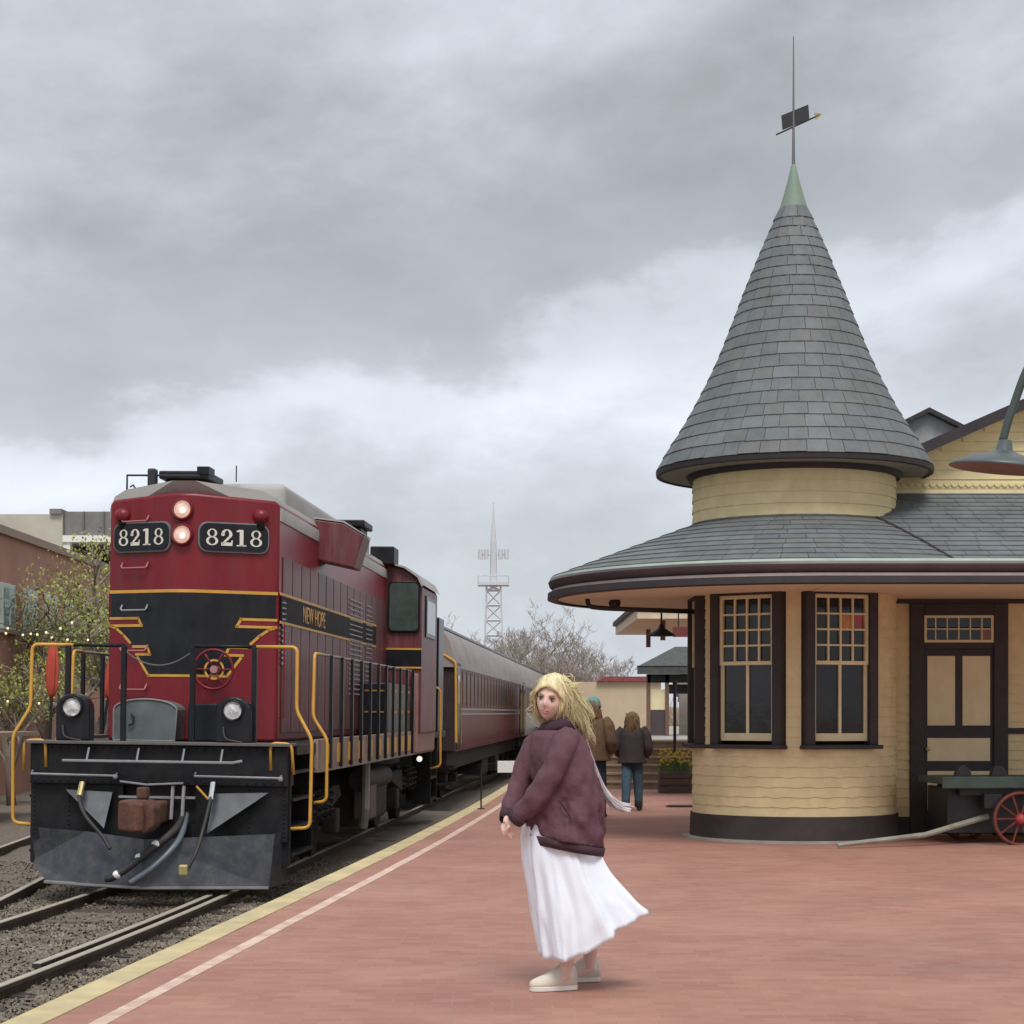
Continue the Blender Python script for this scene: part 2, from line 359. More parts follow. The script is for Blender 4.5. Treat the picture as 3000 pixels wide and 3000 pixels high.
# rails and ties
def rail_mesh(fx, y0, y1, n, name, parent, top=RAIL):
    body = MB(); head = MB()
    prof = [(-.068, -.165), (.068, -.165), (.068, -.150), (.014, -.135), (.014, -.045), (.036, -.035), (.036, -.004), (-.036, -.004), (-.036, -.035), (-.014, -.045), (-.014, -.135), (-.068, -.150)]
    hp = [(-.033, -.0035), (.033, -.0035), (.030, .003), (-.030, .003)]
    for pr, mb in ((prof, body), (hp, head)):
        rings = []
        for i in range(n + 1):
            Y = y0 + (y1 - y0) * i / n; X = fx(Y); sl = (fx(Y + .1) - fx(Y - .1)) / .2
            nn = Vector((1, -sl, 0)).normalized()
            rings.append([Vector((X, Y, top + b_)) + nn * a_ for a_, b_ in pr])
        mb.loft(rings)
    rb = body.build(name, m_rail, parent); head.build('rail_head', m_railtop, rb); return rb
tr = thing('railway_track', 'main railway track with worn steel rails the locomotive stands on', 'railway track', (0, 0, 0))
for sg in (-1, 1): rail_mesh(lambda Y, s=sg: track_x(Y) + s * .755, 5, 95, 60, 'rail', tr)
rail_mesh(lambda Y: track_x(Y) + .755 - .155, 14.4, 19.8, 14, 'guard_rail', tr, RAIL + .004)
tie = None; Y = 8.7; random.seed(5)
tm = MB(); tm.box(-1.3, 1.3, -.115, .115, -.18, 0)
while Y < 36:
    sl = (track_x(Y + .1) - track_x(Y - .1)) / .2
    if tie is None: t_ = tie = tm.build('tie', m_tie, tr, bevel=.015)
    else: t_ = copy_obj(tie, tr)
    t_.location = (track_x(Y) + random.uniform(-.04, .04), Y, RAIL - .118 + random.uniform(-.014, .006)); t_.rotation_euler = (0, 0, -math.atan(sl) + random.uniform(-.02, .02)); Y += .56
# tie plates beside the near rail
pl0 = None; Y = 8.98
pm = MB(); pm.prism([(-.1, -.09, 0), (.16, -.09, 0), (.16, -.09, .012), (.05, -.09, .03), (-.05, -.09, .03), (-.1, -.09, .012)], (0, .18, 0))
while Y < 20:
    q = pm.build('tie_plate', m_rail, tr) if pl0 is None else copy_obj(pl0, tr)
    pl0 = pl0 or q; q.location = (track_x(Y) + .78, Y, RAIL - .122); Y += .56
tr2 = thing('railway_track', 'second track curving away to the left behind the black pilot', 'railway track', (0, 0, 0))
d1 = lambda Y: -5.30 - .075 * (Y - 18.7)
rail_mesh(lambda Y: d1(Y), 15.4, 60, 20, 'rail', tr2); rail_mesh(lambda Y: d1(Y) - 1.51, 15.4, 60, 20, 'rail', tr2)
Y = 16
while Y < 34:
    t_ = copy_obj(tie, tr2); t_.location = (d1(Y) - .75, Y, RAIL - .125 + random.uniform(-.012, .004)); t_.rotation_euler = (0, 0, .075 + random.uniform(-.02, .02)); Y += .56

# platform: brick field, coping strip, painted line
pf = MB(); ys = [2 + i * .75 for i in range(60)]
top = [(edge_x(y) + .195, y, 0) for y in ys]; far = [(32, y, 0) for y in ys]
for a in range(len(ys) - 1):
    pf.add([top[a], far[a], far[a + 1], top[a + 1]], [(0, 1, 2, 3)])
struct(pf.build('platform', m_paving))
def strip(x0, x1, z0, z1, name, mat, wob=0.):
    mb = MB(); rings = []
    for y in ys:
        w0 = wob * fbm((0, y, 1), 2.2); w1 = wob * fbm((7, y, 1), 2.2)
        rings.append([Vector((edge_x(y) + x0 + w0, y, z0)), Vector((edge_x(y) + x1 + w1, y, z0)), Vector((edge_x(y) + x1 + w1, y, z1)), Vector((edge_x(y) + x0 + w0, y, z1))])
    mb.loft(rings); return struct(mb.build(name, mat))
strip(0, .195, -.78, .006, 'platform_coping', m_edge, .006)
strip(.405, .492, -.004, .004, 'painted_line', m_line, .006)

# ================================================================== LOCOMOTIVE
LO = thing('locomotive', 'maroon and black diesel locomotive with gold stripes, number 8218 and yellow handrails', 'locomotive',
           (-3.85, 20.4, RAIL), (0, R(.75), -math.atan(.0665)))
def part(mb, name, mat, parent=LO, **k): return mb.build(name, mat, parent, **k)
FL0, FL1, HW, VF, TH = -.17, .09, 1.0, .90, math.tan(R(24))
def fv(u):                       # front surface depth of the hood end
    return VF + (max(0, FL0 - u) + max(0, u - FL1)) * TH
def hood_prof(w0, w1, hw, cr=.10):
    return [(-hw, w0), (-hw, w1 - cr), (-hw + cr * .3, w1 - cr * .35), (-hw + cr, w1), (FL0, w1 + .05), (FL1, w1 + .05), (hw - cr, w1), (hw - cr * .3, w1 - cr * .35), (hw, w1 - cr), (hw, w0)]
def hood(name, w0, w1, hw, mat, off=0., v1=10.75, cr=.1, **kw):
    pr = hood_prof(w0, w1, hw, cr); mb = MB(); n = len(pr)
    vs = [Vector((u, fv(u) - off, w)) for u, w in pr] + [Vector((u, v1, w)) for u, w in pr]
    b0 = len(vs); vs += [Vector((FL0, fv(FL0) - off, w0)), Vector((FL1, fv(FL1) - off, w0)), Vector((FL0, v1, w0)), Vector((FL1, v1, w0))]
    fs = [(i, i + 1, n + i + 1, n + i) for i in range(n - 1)]
    fs += [(b0, 4, 3, 2, 1, 0), (b0 + 1, 5, 4, b0), (9, 8, 7, 6, 5, b0 + 1)]
    fs += [(n + 0, n + 1, n + 2, n + 3, n + 4, b0 + 2), (b0 + 2, n + 4, n + 5, b0 + 3), (b0 + 3, n + 5, n + 6, n + 7, n + 8, n + 9)]
    fs += [(0, n, b0 + 2, b0), (b0, b0 + 2, b0 + 3, b0 + 1), (b0 + 1, b0 + 3, n + 9, 9)]
    mb.add(vs, fs); return part(mb, name, mat, **kw)
hood('hood', 1.62, 4.43, HW, m_red, bevel=.035, seg=3, cr=.06, smooth=True, auto=40)
# roof cap
pr = [(-1.012, 4.20), (-1.012, 4.33), (-.95, 4.47), (-.80, 4.545), (FL0, 4.62), (FL1, 4.62), (.80, 4.545), (.95, 4.47), (1.012, 4.33), (1.012, 4.20)]
mb = MB(); rings = []
for off in (.035, 10.9):
    rings.append([Vector((u, (fv(u) + off) if off < 1 else off, w)) for u, w in pr])
n = len(pr); mb.add([p for r in rings for p in r], [(i, i + 1, n + i + 1, n + i) for i in range(n - 1)] + [(0, n, 2 * n - 1, n - 1)] + [(0, 1, 2, 3, 4), (5, 6, 7, 8, 9), (0, 4, 5, 9)])
part(mb, 'hood_roof', m_hoodgrey, smooth=True, auto=30)

def paint(polys, name, mat, off, parent=LO, mapf=None):
    mapf = mapf or (lambda u, w: Vector((u, fv(u) - off, w)))
    bm = bmesh.new()
    for p in polys:
        vs = [bm.verts.new((x, 0, y)) for x, y in p]
        for tri in tessellate_polygon([[Vector((x, y, 0)) for x, y in p]]):
            if len(set(tri)) == 3:
                try: bm.faces.new([vs[i] for i in tri])
                except ValueError: pass
    for c in (FL0, FL1):
        bmesh.ops.bisect_plane(bm, geom=bm.verts[:] + bm.edges[:] + bm.faces[:], plane_co=(c, 0, 0), plane_no=(1, 0, 0))
    for v in bm.verts: v.co = mapf(v.co.x, v.co.z)
    bmesh.ops.recalc_face_normals(bm, faces=bm.faces)
    me = bpy.data.meshes.new(name); bm.to_mesh(me); bm.free(); me.materials.append(mat)
    o = bpy.data.objects.new(name, me); C.objects.link(o); o.parent = parent; return o
def stroke(pts, w, closed=False):
    P = [Vector((x, y)) for x, y in pts]; n = len(P); out = []
    rng = range(n if closed else n - 1)
    for i in rng:
        a, c = P[i], P[(i + 1) % n]; t = (c - a).normalized(); nn = Vector((-t.y, t.x)) * w / 2
        e1 = t * w * .5
        out.append([tuple(a - e1 + nn), tuple(c + e1 + nn), tuple(c + e1 - nn), tuple(a - e1 - nn)])
    return out
BW = .975
half = [(BW, 3.35), (BW, 3.04), (.60, 3.04), (.555, 2.955), (BW, 2.955), (.90, 2.925), (.80, 2.85), (.71, 2.76), (.66, 2.71), (.475, 2.71), (.44, 2.62), (.62, 2.62), (.60, 2.585), (.455, 2.375)]
black = [(u, w) for u, w in half] + [(-u, w) for u, w in reversed(half)]
paint([black], 'livery_panel', m_black, .004)
GW = .030
lines = stroke([(-BW, 3.35), (BW, 3.35)], .036) + stroke([(-.455, 2.375), (.455, 2.375)], GW)
for s_ in (-1, 1):
    q = [(s_ * u, w) for u, w in half]
    lines += stroke(q[1:4] + [q[4]], GW) + stroke(q[4:8], GW) + stroke(q[8:12], GW) + stroke(q[12:], GW)
paint(lines, 'gold_striping', m_gold, .008)
# side bands
for sd in (-1, 1):
    x = sd * (HW + .019)
    v0 = fv(HW) + .05
    f = lambda a, c, w0, w1, dx: MB().box(x - .006 + sd * dx, x + .006 + sd * dx, a, c, w0, w1)
    part(f(v0, 9.3, 3.02, 3.35, 0), 'side_band', M('band_black', (.010, .010, .012), .6, var=.3, spec=.12, dirt=((.05, .045, .045), .4, 3, (1, 1, .4))))
    part(f(v0 - .05, 9.3, 3.335, 3.367, .003), 'gold_stripe', m_gold); part(f(v0 - .05, 9.3, 3.005, 3.035, .003), 'gold_stripe', m_gold)
    # hood doors
    dm = MB().box(x - sd * .02, x - sd * .004, 0, .56, 1.72, 3.80); first = None
    k = 0
    while v0 + .15 + k * .61 < 10.1:
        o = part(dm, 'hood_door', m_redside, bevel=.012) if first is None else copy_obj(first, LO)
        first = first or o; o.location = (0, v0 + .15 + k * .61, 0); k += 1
# number boards with serif digits
def ell(cx, cy, rx, ry, n=28, a0=0, a1=360): return [(cx + rx * cos(R(a0 + (a1 - a0) * i / n)), cy + ry * sin(R(a0 + (a1 - a0) * i / n))) for i in range(n + (0 if a1 - a0 >= 360 else 1))]
def ring_polys(cx, cy, rx, ry, ix, iy, a0=0, a1=360, n=28):
    A = [(cx + rx * cos(R(a0 + (a1 - a0) * i / n)), cy + ry * sin(R(a0 + (a1 - a0) * i / n))) for i in range(n + 1)]
    B = [(cx + ix * cos(R(a0 + (a1 - a0) * i / n)), cy + iy * sin(R(a0 + (a1 - a0) * i / n))) for i in range(n + 1)]
    return [[A[i], A[i + 1], B[i + 1], B[i]] for i in range(n)]
def digit(ch):
    if ch == '8': return ring_polys(.5, .745, .36, .255, .20, .20) + ring_polys(.5, .27, .44, .27, .25, .205)
    if ch == '1': return [[(.36, 0), (.64, 0), (.64, 1), (.36, 1)], [(.14, 0), (.86, 0), (.86, .07), (.14, .07)], [(.14, .86), (.36, .86), (.36, 1), (.30, 1), (.14, .93)]]
    if ch == '2':
        P = ring_polys(.5, .70, .40, .30, .17, .24, -35, 185, 20)
        P += [ell(.21, .68, .14, .10, 16)]
        P += [[(.60, .56), (.84, .56), (.52, .30), (.30, .12), (.10, .02), (.22, .22)]]
        P += [[(.08, .0), (.90, .0), (.94, .34), (.86, .34), (.80, .20), (.10, .20)]]
        return P
for sd in (-1, 1):
    cu = sd * .53 - .02; cw = 3.975; ang = -sd * R(24)
    mat = Matrix.Translation((cu, fv(cu) - .012, cw)) @ Matrix.Rotation(-ang, 4, 'Z')
    def rr(hw, hh, r, n=6):
        pts = []
        for cx, cy, a in ((hw - r, hh - r, 0), (-hw + r, hh - r, 90), (-hw + r, -hh + r, 180), (hw - r, -hh + r, 270)):
            pts += [(cx + r * cos(R(a + 90 * i / n)), cy + r * sin(R(a + 90 * i / n))) for i in range(n + 1)]
        return pts
    mb = MB().prism([mat @ Vector((x, .03, y)) for x, y in rr(.415, .175, .11)], mat.to_3x3() @ Vector((0, -.055, 0)))
    board = part(mb, 'number_board', m_silver if 0 else M('board_rim', (.16, .16, .17), .5, var=.2), bevel=.006)
    board['label'] = 'black number board reading 8218'
    mb = MB().prism([mat @ Vector((x, -.022, y)) for x, y in rr(.398, .158, .10)], mat.to_3x3() @ Vector((0, -.010, 0)))
    part(mb, 'board_face', m_black, board)
    polys = []
    for i, ch in enumerate('8218'):
        for p in digit(ch): polys.append([(-.335 + i * .171 + x * .158, -.095 + y * .19) for x, y in p])
    mb = MB()
    for p in polys:
        P = [mat @ Vector((x, -.036, y)) for x, y in p]; mb.add(P, [tuple(range(len(P)))])
    part(mb, 'number', m_numwhite, board)
# headlights
for w in (4.285, 3.995):
    h = MB().lathe([(.0, .06), (.135, .06), (.135, -.03), (.118, -.075), (.105, -.075), (.103, -.03)], 24, (-.045, VF, w), axis='y')
    ho = part(h, 'headlight', m_red, smooth=True, auto=40)
    part(MB().lathe([(.0, -.055), (.06, -.052), (.10, -.03)], 24, (-.045, VF, w), axis='y'), 'lens', m_lamp, ho, smooth=True)
    part(MB().sphere((-.035, VF - .06, w - .015), (.034, .012, .034), 12, 8), 'bulb', m_lampcore, ho, smooth=True)
# class lamps on the upper corners
for u in (-.82, .80):
    o = part(MB().sphere((u, fv(u) - .02, 4.24), (.10, .075, .085), 16, 10), 'class_lamp', m_red, smooth=True)
    part(MB().rod((u, fv(u) - .05, 4.17), (u, fv(u) + .02, 4.05), .05, 10), 'lamp_bracket', m_black, o)
# grab irons, one ladder up the left of the hood end
for w in (4.16, 3.62, 3.13, 2.66, 2.21):
    a, c = -.82, -.48
    part(MB().tube([(a, fv(a) + .01, w + .07), (a, fv(a) - .06, w + .02), (a + .01, fv(a) - .065, w), (c - .01, fv(c) - .065, w), (c, fv(c) - .06, w + .02), (c, fv(c) + .01, w + .07)], .011, 6), 'grab_iron', M('grab_pink', (.42, .16, .15), .5) if not 3 < w < 3.3 else M('grab_grey', (.3, .3, .3), .5), smooth=True)
# brake wheel
bw = MB(); c = Vector((.36, VF - .05, 2.45))
ringp = [(c.x + .225 * cos(R(a)), c.y - .06, c.z + .225 * sin(R(a))) for a in range(0, 361, 12)]
bw.tube(ringp, .016, 6, False)
for a in range(0, 360, 60): bw.rod((c.x, c.y - .02, c.z), (c.x + .225 * cos(R(a)), c.y - .06, c.z + .225 * sin(R(a))), .011, 5)
bo = part(bw, 'brake_wheel', m_red, smooth=True)
part(MB().lathe([(.0, -.05), (.045, -.05), (.045, .1)], 14, tuple(c), axis='y'), 'hub', M('hub_pink', (.4, .2, .2), .4), bo)
part(MB().lathe([(.108, -.015), (.118, -.028), (.094, -.028), (.104, -.015)], 28, tuple(c), axis='y'), 'gold_ring', m_gold, bo)
# hood-side louvers
for cols, wtop, cnt, sp, ww in (((1.42,), 3.27, 12, .065, .12), ((6.55, 6.85, 7.15, 7.45, 8.2, 8.5), 3.62, 20, .072, .20)):
    for sd in (1,):
        for v in cols:
            lm = MB()
            first = None
            for i in range(cnt):
                z = wtop - i * sp
                if first is None:
                    first = part(MB().prism([(HW + .022, 0, 0), (HW + .05, 0, -.008), (HW + .05, 0, -.022), (HW + .022, 0, -.026)], (0, ww, 0)), 'louver', M('louver_grey', (.34, .34, .36), .4, .2, var=.2)); o = first
                else: o = copy_obj(first, LO)
                o.location = (0, v, z)
# radiator flares
for sd in (-1, 1):
    pts = [(.94, 3.97), (1.47, 3.86), (1.60, 4.29), (1.33, 4.45), (.94, 4.50)]
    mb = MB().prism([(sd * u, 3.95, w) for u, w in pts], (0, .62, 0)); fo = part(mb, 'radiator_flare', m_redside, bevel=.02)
    part(MB().prism([(sd * u, 3.94, w) for u, w in ((.94, 4.505), (1.33, 4.455), (1.60, 4.295), (1.60, 4.31), (1.34, 4.475), (.94, 4.525))], (0, .66, 0)), 'flare_top', m_hoodgrey, fo)
# roof gear
part(MB().box(-.62, -.12, 2.3, 3.0, 4.52, 4.80).box(-.68, -.06, 2.22, 3.05, 4.80, 4.90), 'exhaust_hatch', m_frame, bevel=.02)
part(MB().lathe([(.0, .0), (.02, .30), (.03, .30)], 8, (-.12, 2.4, 4.6)).box(-.2, -.05, 2.2, 2.5, 4.86, 4.95), 'vent_cap', m_frame)
part(MB().box(-.05, .82, 2.6, 9.9, 4.44, 4.80), 'roof_duct', m_hoodgrey, bevel=.09, seg=4, smooth=True)
part(MB().tube([(-.98, 1.9, 4.44), (-.98, 1.9, 4.80), (-.66, 1.9, 4.80)], .014, 6).tube([(-.98, 1.9, 4.80), (-.1, 1.9, 4.80)], .012, 6).rod((-.82, 1.9, 4.44), (-.82, 1.9, 4.60), .02, 6).tube([(-.94, 1.9, 4.66), (-.9, 1.88, 4.68), (-.86, 1.88, 4.62), (-.9, 1.9, 4.56)], .012, 6), 'roof_rail', m_iron)
part(MB().box(-.72, -.62, 1.84, 1.98, 4.5, 4.88), 'bell_bracket', m_iron, bevel=.02)
part(MB().rod((.22, 2.5, 4.8), (.22, 2.5, 5.0), .008, 6), 'antenna', m_iron)
part(MB().box(.35, .95, 8.0, 8.7, 4.5, 4.80).box(.30, 1.02, 7.9, 8.8, 4.80, 4.90), 'fan_hatch', m_frame, bevel=.02)
for v in (4.4, 5.7):
    fo = part(MB().lathe([(.0, .0), (.46, .0), (.50, -.03), (.50, -.3)], 28, (-.45, v, 4.74)), 'radiator_fan', m_hoodgrey, smooth=True, auto=40)
# ---- cab
cp = [(-1.6, 1.62), (-1.6, 4.06), (-1.52, 4.22), (-1.30, 4.37), (-.8, 4.5), (0, 4.55), (.8, 4.5), (1.30, 4.37), (1.52, 4.22), (1.6, 4.06), (1.6, 1.62)]
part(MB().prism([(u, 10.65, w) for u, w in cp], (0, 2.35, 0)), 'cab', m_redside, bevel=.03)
mb = MB(); n = 9; q = cp[1:10]
mb.add([(u * 1.02, 10.55, w + .03) for u, w in q] + [(u * 1.02, 13.1, w + .03) for u, w in q] + [(u * 1.0, 10.55, w + .005) for u, w in q] + [(u, 13.1, w + .005) for u, w in q],
       [(i, i + 1, n + i + 1, n + i) for i in range(8)] + [(2 * n + i, i, i + 1, 2 * n + i + 1) for i in range(0)] + [(i, 2 * n + i, 2 * n + i + 1, i + 1) for i in range(8)])
part(mb, 'cab_roof', m_hoodgrey)
part(MB().box(.75, 1.15, 10.4, 11.0, 4.42, 4.72), 'cab_roof_box', m_frame, bevel=.02)
def rrect(cx, cy, hw, hh, r, n=6):
    pts = []
    for sx, sy, a in ((1, 1, 0), (-1, 1, 90), (-1, -1, 180), (1, -1, 270)):
        pts += [(cx + sx * (hw - r) + r * cos(R(a + 90 * i / n)), cy + sy * (hh - r) + r * sin(R(a + 90 * i / n))) for i in range(n + 1)]
    return pts
for sd in (-1, 1):
    wo = part(MB().prism([(x, 10.66, w) for x, w in rrect(sd * 1.30, 3.73, .275, .43, .09)], (0, -.05, 0)), 'cab_window', m_black, bevel=.008)
    part(MB().prism([(x, 10.60, w) for x, w in rrect(sd * 1.30, 3.73, .24, .395, .07)], (0, -.02, 0)), 'pane', m_cabglass, wo)
    wo = part(MB().box(sd * 1.59, sd * 1.625, 11.1, 12.5, 3.25, 3.95), 'side_window', m_black, bevel=.01)
    part(MB().box(sd * 1.62, sd * 1.632, 11.17, 12.43, 3.32, 3.88), 'pane', m_cabglass, wo)
    part(MB().box(sd * 1.0, sd * 1.6, 10.63, 10.66, 2.72, 3.03), 'cab_band', m_black)
    for w in (3.03, 2.72): part(MB().box(sd * 1.0, sd * 1.602, 10.622, 10.66, w - .014, w + .014), 'gold_stripe', m_gold)
# equipment boxes with yellow pull bars beside the hood ahead of the cab
eb = part(MB().box(1.0, 1.46, 7.6, 10.4, 1.64, 2.42), 'battery_box', m_black, bevel=.02)
for v in (8.0, 8.8, 9.6):
    for w in (2.30, 1.98): part(MB().box(1.455, 1.475, v, v + .55, w - .018, w + .018).box(1.1, 1.40, 7.585 - .0, 7.6, w - .012, w + .012), 'pull_bar', m_gold, eb)
# short hood
part(MB().box(-.97, .97, 13.0, 15.4, 1.62, 4.0), 'short_hood', m_black, bevel=.06)
part(MB().box(1.02, 1.30, 13.6, 14.1, 1.62, 3.6).box(1.22, 1.50, 14.3, 15.2, 1.62, 3.75), 'rear_locker', m_black, bevel=.02)
# ---- frame, sills, walkway
part(MB().box(-1.47, 1.47, .06, 16.0, 1.50, 1.62), 'deck', m_frame, bevel=.01)
for sd in (-1, 1):
    so_ = part(MB().box(sd * 1.44, sd * 1.50, 1.25, 13.4, 1.30, 1.66), 'side_sill', m_sill, bevel=.008)
    part(MB().box(sd * 1.435, sd * 1.515, 1.25, 13.4, 1.275, 1.305), 'sill_lip', m_sill, so_)
    k = 0
    for i in range(11): part(MB().box(sd * 1.49, sd * 1.512, 1.75 + i * .88, 2.13 + i * .88, 1.36, 1.60), 'gold_patch', m_gold, so_)
    part(MB().box(sd * 1.46, sd * 1.56, 10.5, 13.2, 1.30, 2.62), 'cab_skirt', M('skirt_pink', (.30, .17, .15), .6, var=.2), bevel=.02)
part(MB().box(-.6, .6, .5, 15.8, 1.0, 1.5), 'underframe', m_grime)
part(MB().box(-1.2, 1.2, 6.6, 9.6, .3, 1.15), 'fuel_tank', m_grime, bevel=.12, seg=3)
part(MB().rod((1.28, 6.0, 1.0), (1.28, 8.4, 1.0), .16, 14), 'air_reservoir', m_grime, smooth=True, auto=40)
part(MB().tube([(1.40, 5.8, 1.32), (1.40, 5.8, .62), (1.36, 5.9, .35)], .06, 8), 'sand_pipe', M('pipe_grey', (.26, .24, .22), .6))
part(MB().box(1.18, 1.42, 6.15, 6.75, .45, .98), 'brake_box', M('box_brown', (.16, .12, .1), .8), bevel=.02)
def truck(v, parent=LO, gauge=.755, r=.5, base=2.75, mat=m_grime):
    for dv in (-base / 2, base / 2):
        for sd in (-1, 1):
            prof = [(.0, .03), (.12, .07), (.2, .03), (.40, .0), (.455, .045), (r, .045), (r, -.06), (r + .03, -.085), (r + .03, -.10), (.0, -.10)]
            wm = MB().lathe([(a, c * sd) for a, c in prof], 28, (sd * gauge, v + dv, r), axis='x')
            wh = wm.build('wheel', mat, parent, smooth=True, auto=35)
            MB().box(sd * (gauge + .2), sd * (gauge + .40), v + dv - .16, v + dv + .16, r - .17, r + .17).build('journal_box', mat, wh, bevel=.03)
        MB().rod((-.8, v + dv, r), (.8, v + dv, r), .09, 10).build('axle', mat, parent)
    for sd in (-1, 1):
        x0, x1 = sd * (gauge + .18), sd * (gauge + .36)
        MB().prism([(x0, v - base / 2 - .55, .82), (x0, v - base / 2 - .30, .98), (x0, v - .6, .98), (x0, v - .45, .82), (x0, v + .45, .82), (x0, v + .6, .98), (x0, v + base / 2 + .3, .98), (x0, v + base / 2 + .55, .82), (x0, v + base / 2 - .1, .72), (x0, v + .7, .62), (x0, v - .7, .62), (x0, v - base / 2 + .1, .72)], (x1 - x0, 0, 0)).build('side_frame', mat, parent, bevel=.02)
        for dv in (-.42, 0, .42):
            sp = [(sd * (gauge + .42) + .065 * cos(a * .7), v + dv + .065 * sin(a * .7), .62 + a * .0105) for a in range(36)]
            MB().tube(sp, .018, 5).build('spring', mat, parent)
truck(3.55); truck(12.7)
# ---- pilot, plow, steps
part(MB().box(-1.42, 1.42, .10, .50, 1.16, 1.60), 'end_sill', m_frame, bevel=.015)
part(MB().box(-1.46, 1.46, .02, .42, 1.600, 1.634), 'end_deck_lip', M('lip_dusty', (.12, .11, .105), .6), bevel=.006)
part(MB().prism([(-1.42, .16, .56), (1.42, .16, .56), (1.42, .16, 1.17), (.40, .16, 1.17), (.40, .16, .74), (-.40, .16, .74), (-.40, .16, 1.17), (-1.42, .16, 1.17)], (0, .05, 0)), 'pilot_plate', m_frame)
part(MB().box(-.42, .42, .35, .8, .70, 1.17), 'coupler_pocket', m_grime)
rv = MB()
for i in range(30):
    for w in (1.20, 1.56): rv.sphere((-1.36 + i * .0938, .098, w), (.014, .010, .014), 6, 4)
for i in range(11):
    for u in (-1.38, -1.0, 1.0, 1.38): rv.sphere((u, .158, .62 + i * .05), (.012, .009, .012), 6, 4)
struct(part(rv, 'end_rivets', m_frame, smooth=True), 'stuff')
# plow: shallow wedge, two faces and folded side wings
pw = MB()
T0, T1, T2 = Vector((-.02, -.34, .60)), Vector((1.30, .02, .66)), Vector((-.72, -.10, .66))
B0, B1, B2 = Vector((-.02, -.48, .10)), Vector((1.26, -.06, .085)), Vector((-.78, -.20, .10))
SL_t, SL_b = Vector((-1.44, .22, .68)), Vector((-1.20, .02, .12)); SR_t = Vector((1.40, .40, .66)); SR_b = Vector((1.36, .36, .10))
pw.add([T0, B0, B1, T1, T2, B2, SL_t, SL_b, SR_t, SR_b, (-1.44, .25, .30)], [(0, 1, 2, 3), (4, 5, 1, 0), (6, 10, 7, 5, 4), (3, 2, 9, 8)])
po = part(pw, 'plow_blade', m_plow, solid=.025)
part(MB().tube([B2 + Vector((-.42, .18, .0)), B2, B0, B1], .020, 6), 'plow_edge', M('edge_worn', (.30, .29, .28), .5, .4), po)
for sd, p in ((-1, [(-1.02, .10, 1.10), (-.50, .10, 1.08), (-.52, -.14, .70)]), (1, [(1.22, .10, 1.10), (.62, .10, 1.08), (.60, -.14, .66)])):
    part(MB().prism(p, (0, .02, -.01)), 'gusset_plate', M('gusset_grey', (.06, .066, .076), .4, .2, var=.45, scale=4))
for sd in (-1, 1):        # corner step wells
    for v_ in (-.13, 1.22): part(MB().box(sd * 1.12, sd * 1.44, v_, v_ + .04, .30, 1.58), 'step_side', m_frame)
    for w in (.42, .72, 1.02, 1.32): part(MB().box(sd * 1.06, sd * 1.47, -.08, 1.21, w - .02, w + .012), 'step_tread', m_frame)
    part(MB().box(sd * 1.05, sd * 1.09, -.10, 1.24, .3, 1.55), 'step_back', m_frame)
    part(MB().box(sd * 1.12, sd * 1.46, 13.6, 14.6, .35, .40).box(sd * 1.12, sd * 1.46, 13.6, 14.6, .75, .80).box(sd * 1.12, sd * 1.46, 13.55, 13.6, .3, 1.5).box(sd * 1.12, sd * 1.46, 14.6, 14.65, .3, 1.5), 'rear_steps', m_frame)
# coupler
cpv = MB()
cpv.prism([(-.195, -.78, .72), (.10, -.80, .69), (.195, -.76, .77), (.195, -.76, .97), (.10, -.78, 1.045), (-.195, -.78, 1.035)], (0, .30, 0))
cpv.prism([(-.13, -.50, .76), (.13, -.50, .76), (.13, -.50, 1.0), (-.13, -.50, 1.0)], (0, 1.0, 0))
co = part(cpv, 'coupler', m_rust, bevel=.035, seg=3)
part(MB().prism([(-.04, -.95, .72), (.06, -.97, .72), (.12, -.90, .72), (.08, -.78, .72), (-.04, -.78, .72)], (0, 0, .30)), 'knuckle', m_rust, co, bevel=.025)
part(MB().box(-.02, .09, -.70, -.55, 1.05, 1.17), 'lock_lifter', m_rust, co, bevel=.02)
part(MB().tube([(-1.02, -.02, 1.42), (-.9, -.05, 1.42), (.85, -.05, 1.42), (.95, -.02, 1.44)], .016, 6), 'uncoupling_lever', M('lever_grey', (.25, .25, .26), .5))
for u in (-.75, -.2, .3, .72): part(MB().rod((u, -.04, 1.42), (u, .05, 1.56), .012, 6), 'lever_bracket', M('lever_grey', (.25, .25, .26), .5))
for a, c in ((-1.38, -.45), (.42, 1.36)):
    part(MB().tube([(a, .08, 1.30), (a, .02, 1.27), (c, .02, 1.26), (c, .08, 1.28)], .014, 6).sphere((c, .03, 1.25), .03, 8, 6), 'cut_lever', M('lever_grey', (.25, .25, .26), .5))
part(MB().box(-.42, .42, .06, .12, 1.02, 1.045).tube([(-.4, .04, 1.20), (-.1, .0, 1.17), (.3, .02, 1.19)], .012, 6), 'pocket_bar', M('lever_grey', (.25, .25, .26), .5))
